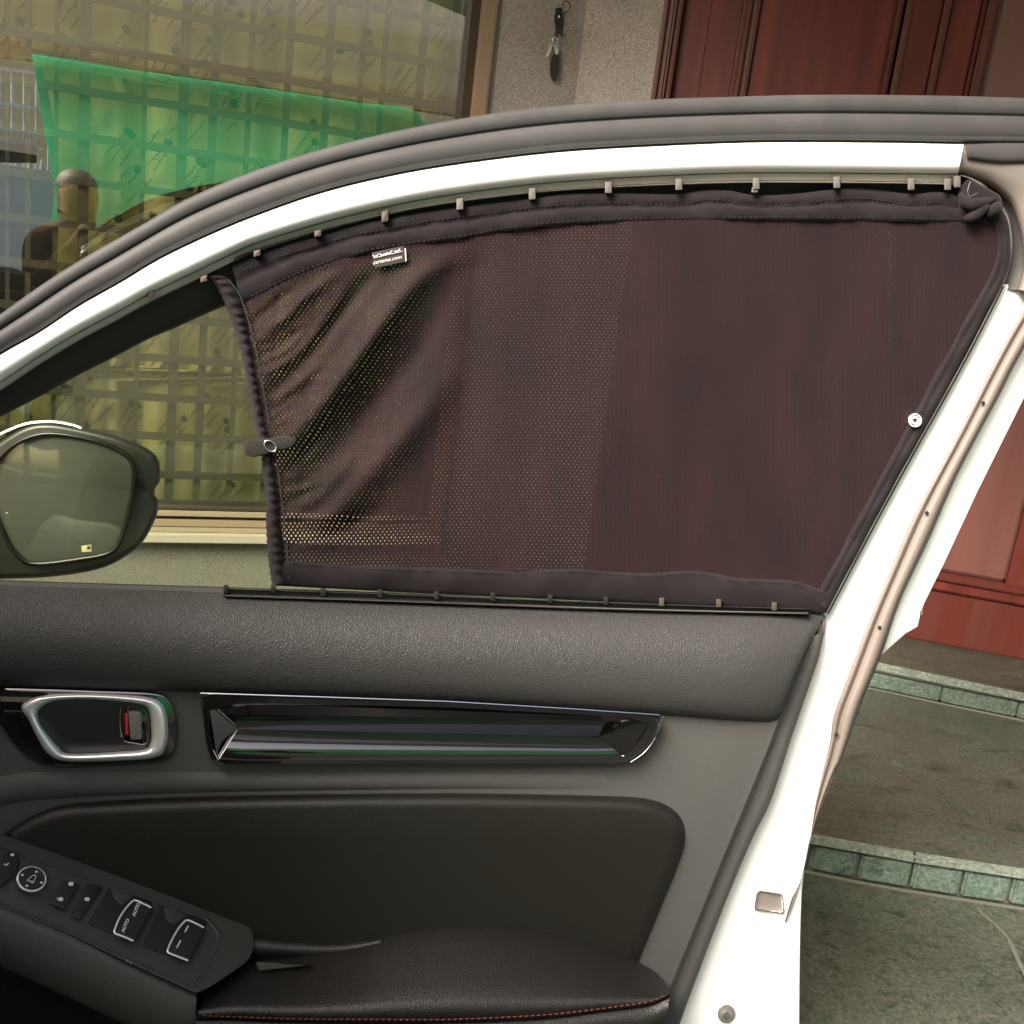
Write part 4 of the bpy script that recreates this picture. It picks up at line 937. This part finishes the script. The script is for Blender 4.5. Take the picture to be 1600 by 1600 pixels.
for pts, n in (([(1501, 274), (1515, 278), (1530, 286), (1540, 294)], 24), ([(1566, 325), (1575, 342), (1580, 372), (1579, 400), (1573, 428), (1568, 442)], 52), ([(1566, 447), (1520, 537), (1475, 620), (1404, 747), (1336, 874), (1292, 958)], 220)):
    q = resample(pts, n)
    for i in range(n - 1):
        x, y = q[i]; dx_, dy_ = q[i + 1][0] - x, q[i + 1][1] - y; L = math.hypot(dx_, dy_); nx, ny = -dy_ / L, dx_ / L; wdt = 1.1
        k = .45
        c = [P(x + nx * wdt, y + ny * wdt, .018), P(x - nx * wdt, y - ny * wdt, .018), P(x - nx * wdt + dx_ * k, y - ny * wdt + dy_ * k, .018), P(x + nx * wdt + dx_ * k, y + ny * wdt + dy_ * k, .018)]
        c += [P(x + nx * wdt, y + ny * wdt, .0215), P(x - nx * wdt, y - ny * wdt, .0215), P(x - nx * wdt + dx_ * k, y - ny * wdt + dy_ * k, .0215), P(x + nx * wdt + dx_ * k, y + ny * wdt + dy_ * k, .0215)]
        zt.add(box8(c))
    tube('zip_tape', [P(x, y, .0165) for x, y in q], .0022, M_rubber2, shade, 8)
zt.build('zip_teeth', mat('zip_teeth', (.30, .28, .25), .4, metal=.3), shade, kind='stuff')
# small white woven tag with lettering
lab = plate('woven_tag', [(581, 395), (630, 384), (634, 409), (586, 419)], .0256, .0008, .5, mat('tag_black', (.026, .022, .024), .85), shade)
def pmark(name, s, x, y, size, ang, d, bold):
    ca, sa = cos(radians(ang)), sin(radians(ang))
    V, F = text_mesh(s, size, lambda u, v: P(x + u * ca + v * sa, y - u * sa * 1 + -v * ca * 1, d), bold)
    return mesh_obj(name, V, F, M_mark, lab, smooth=False)
pmark('tag_lettering', 'cartams.com', 605.5, 406, 9.0, 12, .0262, .03)
tube('tag_line', [P(584, 403.2, .0262), P(628.5, 392.8, .0262)], .0003, M_mark, lab, 4)
for q in ([(583, 399), (584, 402), (587, 401.5), (590, 400), (591, 397.5)], [(593.5, 397), (595, 399.5), (598, 399.3), (600, 398.5), (603, 398), (606, 395.8)], [(606, 398), (609, 396.5), (613, 393)], [(616, 393), (619, 394), (623, 392.5), (624.5, 390), (624.5, 393.5)]):
    tube('tag_lettering', [P(x, y - 1, .0262) for x, y in cr(q, 4)], .00045, M_mark, lab, 5)
plate('tag_border', [(632.2, 388), (634.2, 388), (635.4, 408), (633.4, 408)], .0262, .0008, .3, M_mark, shade)
# velcro strap with ring, snap button
plate('strap', closed_cr([(383, 702), (385, 690), (392, 687), (420, 685), (450, 681), (462, 682), (463, 690), (455, 699), (430, 706), (408, 712), (395, 714), (387, 710)], 5), .031, .005, 2.5, M_velcro, shade)
fz = MB(); random.seed(5)
for i in range(60):
    x, y = 384 + random.uniform(0, 14), 695 + random.uniform(0, 18)
    a = pi + random.uniform(-.9, .5); fz.add(tube('f', [P(x, y, .030), P(x + 2.6 * cos(a), y - 2.6 * sin(a), .031)], .00022, None, ret=True, seg=3))
fz.build('velcro_fuzz', M_velcro, shade, kind='stuff')
rc = (422, 697)
tube('strap_ring', [P(rc[0] + 9.4 * cos(a) , rc[1] + 8 * sin(a) + 3.0 * cos(a), .0325) for a in [i * pi / 14 for i in range(29)]], .0008, M_bright, shade, 8)
sc = (1430, 657)
def crc(r, n=28): return [(sc[0] + r * cos(2 * pi * i / n), sc[1] + r * 1.02 * sin(2 * pi * i / n)) for i in range(n)]
plate('snap_button', crc(11), .026, .004, 1.5, M_bright, shade)
ring('snap_rim', crc(11.2), crc(8.2), [(0, .024), (.3, .0285), (.7, .0285), (1, .026)], M_chrome, shade, n=40)
ring('snap_socket', crc(6.6), crc(3), [(0, .026), (.3, .0295), (.7, .0290), (1, .026)], M_chrome, shade, n=40)
plate('snap_hole', crc(3), .0268, .001, .5, M_rubber2, shade)
# upper guide wire and its clips; lower rail and clips
band('guide_rail', [(x, y) for x, y in [(365, 403), (400, 388.5), (500, 358), (600, 334), (700, 316), (840, 299), (981, 290), (1150, 284), (1287, 284), (1400, 285), (1492, 287)]], [(x, y) for x, y in [(366, 405.5), (401, 391), (501, 360.5), (600, 336.5), (700, 318.5), (840, 301.5), (981, 292.5), (1150, 286.5), (1287, 286.5), (1400, 287.5), (1492, 289.5)]], [(0, .020), (0, .024), (.5, .0255), (1, .024), (1, .02)], 120, M_clip, shade)
cl = [(236, 460), (318, 436), (401, 396), (496, 365), (601, 338), (718, 319), (831, 303), (950, 293), (1060, 288), (1181, 287), (1307, 285), (1423, 288), (1480, 288), (1495, 284)]
for i, (x, y) in enumerate(cl):
    sl_ = -.3 if x < 420 else (-.22 if x < 620 else (-.12 if x < 900 else -.03))
    hh = 9 if x > 500 else 5
    plate('rail_clip', roundpoly([(x - 5, y - hh + 5 * -sl_), (x + 6, y - hh + 6 * sl_), (x + 6, y + hh + 6 * sl_), (x - 4.5, y + hh - 4 * sl_)], 1.5), .0305, .010, 1.2, M_clip if x > 640 else M_clipd, shade)
plate('rail_clip', roundpoly([(1175, 293), (1184, 293), (1184, 301), (1174, 301)], 1), .0295, .006, 1, M_clip, shade)
band('lower_rail', [(350, 919), (600, 927), (900, 939), (1100, 946), (1264, 951)], [(350, 932), (600, 940.5), (900, 952), (1100, 957.5), (1264, 960)], [(0, .0), (0, .030), (.12, .032), (.22, .030), (.26, .024), (.62, .024), (.66, .033), (.8, .036), (.95, .034), (1, .03), (1, .0)], 80, M_railb, shade)
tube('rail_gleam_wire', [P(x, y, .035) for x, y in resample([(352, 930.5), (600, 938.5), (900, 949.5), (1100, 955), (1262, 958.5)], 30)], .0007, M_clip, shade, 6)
for x, y in ((353, 920), (427, 919), (505, 925), (594, 927), (682, 930), (770, 932), (860, 935), (947, 938), (1034, 940), (1123, 942), (1210, 947)):
    plate('rail_clip', roundpoly([(x - 4, y - 6), (x + 4, y - 6), (x + 4, y + 7), (x - 4, y + 7)], 1.2), .036, .012, 1, M_btn if x < 1000 else M_clipd, shade)

# ------------------------------------------------------------------ what stands behind the viewer and shows in the reflections
MC = CAM - NW * 5.0          # the viewer mirrored in the window wall
def RP(x, y, dist):          # real point, dist behind the camera, whose reflection is seen at x, y
    w0 = W0(x, y, -.033); r = ray(x, y); r2 = r - 2 * r.dot(NW) * NW
    t = ((dist + 2.5)) / r2.dot(NW); return w0 + r2 * t
def upright(pts, dist, th, name, m, parent):
    fr = [RP(x, y, dist) for x, y in pts]; bk = [q + NW * th for q in fr]; n = len(fr)
    F = [tuple(range(n)), tuple(range(n, 2 * n))[::-1]] + [(i, (i + 1) % n, n + (i + 1) % n, n + i) for i in range(n)]
    return mesh_obj(name, fr + bk, F, m, parent, smooth=False)
tarp = upright([(50, 84), (200, 108), (400, 136), (560, 160), (640, 168), (690, 210), (700, 500), (60, 480), (86, 300)], 2.6, .03, 'green_tarpaulin', mat('green_tarp', (.26, .72, .48), .7), None)
tag(tarp, 'green tarpaulin seen as a reflection in the house window', 'tarpaulin')
fw = upright([(-900, -150), (200, -6), (735, 66), (900, 90), (900, 900), (-900, 900)], 4.2, .2, 'facing_wall', mat('olive_render', (.72, .60, .36), .8), None)
tag(fw, 'beige wall across the yard reflected in the house window', 'wall')
uw = upright([(-900, -420), (1000, -150), (1000, 140), (-900, 0)], 4.6, .2, 'upper_storey_wall', mat('pale_render', (.82, .72, .55), .8), None)
tag(uw, 'pale beige upper storey across the yard, reflected at the top of the house window', 'wall')
beam = upright([(-60, 52), (200, 78), (400, 106), (740, 156), (740, 184), (400, 134), (200, 106), (-60, 84)], 2.7, .12, 'fascia_beam', mat('fascia_beige', (.62, .42, .24), .7), None)
tag(beam, 'beige beam above the green tarpaulin, reflected in the house window', 'beam')
tm = tarp.data.materials[0].node_tree; tl = tm.nodes.new('ShaderNodeBsdfTranslucent'); tl.inputs[0].default_value = (.26, .72, .48, 1)
ms = tm.nodes.new('ShaderNodeMixShader'); ms.inputs[0].default_value = .85
tm.links.new(tm.nodes['Principled BSDF'].outputs[0], ms.inputs[1]); tm.links.new(tl.outputs[0], ms.inputs[2]); tm.links.new(ms.outputs[0], tm.nodes['Material Output'].inputs[0])
gate = empty('white_gate', RP(40, 420, 3.0), 'white metal yard gate with spear topped bars, reflected at the left of the house window', 'gate')
M_gate = mat('white_gate_paint', (.85, .87, .90), .4)
upright([(-200, 225), (92, 266), (92, 620), (-200, 620)], 3.0, .04, 'gate_sheet', M_gate, gate)
for x in range(-190, 92, 19):
    yy = 255 + .14 * x
    tube('gate_bar', [RP(x, yy, 2.98), RP(x, 108 + .14 * x, 2.98)], .010, M_gate, gate, 6)
    tube('gate_spear', [RP(x + 9, yy + 2, 2.96), RP(x + 9, yy - 8, 2.96), RP(x + 9, yy - 16, 2.96)], .01, M_gate, gate, 6, rr=[.022, .018, .002])
for y in (104, 158, 198): upright([(-200, y - 28), (92, y + 13), (92, y + 18), (-200, y - 23)], 2.97, .03, 'gate_rail', M_gate, gate)

# the rest of the car, outside the frame on the viewer's left
carb = door
HX = P(-140, 1100, .0); HX.z = 0
bd_ = Vector((.10, -.995, 0)).normalized(); bn = Vector((-.995, -.10, 0)).normalized()   # back along the sill, and inwards
def cb(u, v, z): q = HX + bd_ * u + bn * v; return Vector((q.x, q.y, z))
def cbox(name, u0, u1, v0, v1, z0, z1, m, bev=.03):
    c = [cb(u0, v1, z0), cb(u1, v1, z0), cb(u1, v1, z1), cb(u0, v1, z1), cb(u0, v0, z0), cb(u1, v0, z0), cb(u1, v0, z1), cb(u0, v0, z1)]
    return bevel_box(name, c, m, carb, bev)
M_cabin = mat('cabin_dark', (.02, .019, .018), .7)
cbox('roof', .28, 3.0, .03, 1.6, 1.45, 1.50, M_white)
cbox('headliner', .29, 3.0, .04, 1.58, 1.42, 1.448, M_cabin)
cbox('dashboard', .05, .5, .05, 1.6, .55, 1.02, M_cabin, .06)
cbox('floor_pan', .0, 3.0, .0, 1.7, .22, .40, M_cabin)
cbox('far_side', .1, 3.0, 1.6, 1.7, .3, .94, M_cabin)
for u in (.25, 1.3, 2.6): cbox('far_pillar', u, u + .09, 1.6, 1.66, .9, 1.43, M_cabin, .01)
cbox('front_seat', .95, 1.55, .12, .65, .40, .62, M_cabin, .06)
cbox('seat_back', 1.5, 1.75, .12, .65, .62, .98, M_cabin, .06)
cbox('rear_quarter', 1.35, 3.2, 0, .1, .25, .95, M_white)

# the photographer, seen only as a brown figure mirrored in the house window
def person():
    J = {'pel': ((-.02, -.62, .74), .15), 'waist': ((-.02, -.60, .88), .125), 'chest': ((-.02, -.54, 1.04), .15), 'neckb': ((-.02, -.49, 1.15), .085), 'neck': ((-.02, -.46, 1.19), .045),
         'head0': ((-.02, -.44, 1.255), .085), 'head1': ((-.02, -.44, 1.335), .108), 'head2': ((-.02, -.45, 1.40), .07)}
    E = [('pel', 'waist'), ('waist', 'chest'), ('chest', 'neckb'), ('neckb', 'neck'), ('neck', 'head0'), ('head0', 'head1'), ('head1', 'head2')]
    for n, q in (('l', -1), ('r', 1)):
        J.update({n + 'sh': ((-.02 + .18 * q, -.50, 1.10), .062), n + 'el': ((-.02 + .23 * q, -.36, .90), .045), n + 'wr': ((-.02 + .10 * q, -.17, 1.13), .030), n + 'ha': ((-.02 + .075 * q, -.12, 1.20), .032),
                  n + 'hip': ((-.02 + .10 * q, -.62, .68), .10), n + 'kn': ((-.02 + .15 * q, -.38, .40), .068), n + 'an': ((-.02 + .15 * q, -.58, .09), .045), n + 'to': ((-.02 + .17 * q, -.42, .045), .04)})
        E += [('neckb', n + 'sh'), (n + 'sh', n + 'el'), (n + 'el', n + 'wr'), (n + 'wr', n + 'ha'), ('pel', n + 'hip'), (n + 'hip', n + 'kn'), (n + 'kn', n + 'an'), (n + 'an', n + 'to')]
    k = list(J); me = bpy.data.meshes.new('person'); me.from_pydata([J[a][0] for a in k], [(k.index(a), k.index(b)) for a, b in E], [])
    o = bpy.data.objects.new('person', me); COL.objects.link(o)
    m = o.modifiers.new('skin', 'SKIN'); m.use_smooth_shade = True
    for i, a in enumerate(k):
        v = me.skin_vertices[0].data[i]; v.radius = (J[a][1], J[a][1] * (.75 if a in ('chest', 'waist', 'pel') else 1)); v.use_root = a == 'pel'
    s_ = o.modifiers.new('sub', 'SUBSURF'); s_.levels = s_.render_levels = 2
    me.materials.append(mat('brown_clothes', (.10, .05, .025), .9))
    tag(o, 'person in brown clothes crouching to take the picture, mirrored in the house window', 'person')
    hv = [( -.02 + .095 * sin(t) * cos(p), -.465 + .10 * sin(t) * sin(p), 1.36 + .09 * cos(t)) for t in [i * pi / 16 for i in range(1, 9)] for p in [j * pi / 8 for j in range(16)]]
    F = [(i * 16 + j, i * 16 + (j + 1) % 16, (i + 1) * 16 + (j + 1) % 16, (i + 1) * 16 + j) for i in range(7) for j in range(16)] + [tuple(range(16))]
    h = mesh_obj('hair', hv, F, mat('dark_hair', (.02, .015, .01), .6), None); h.parent = o
person()
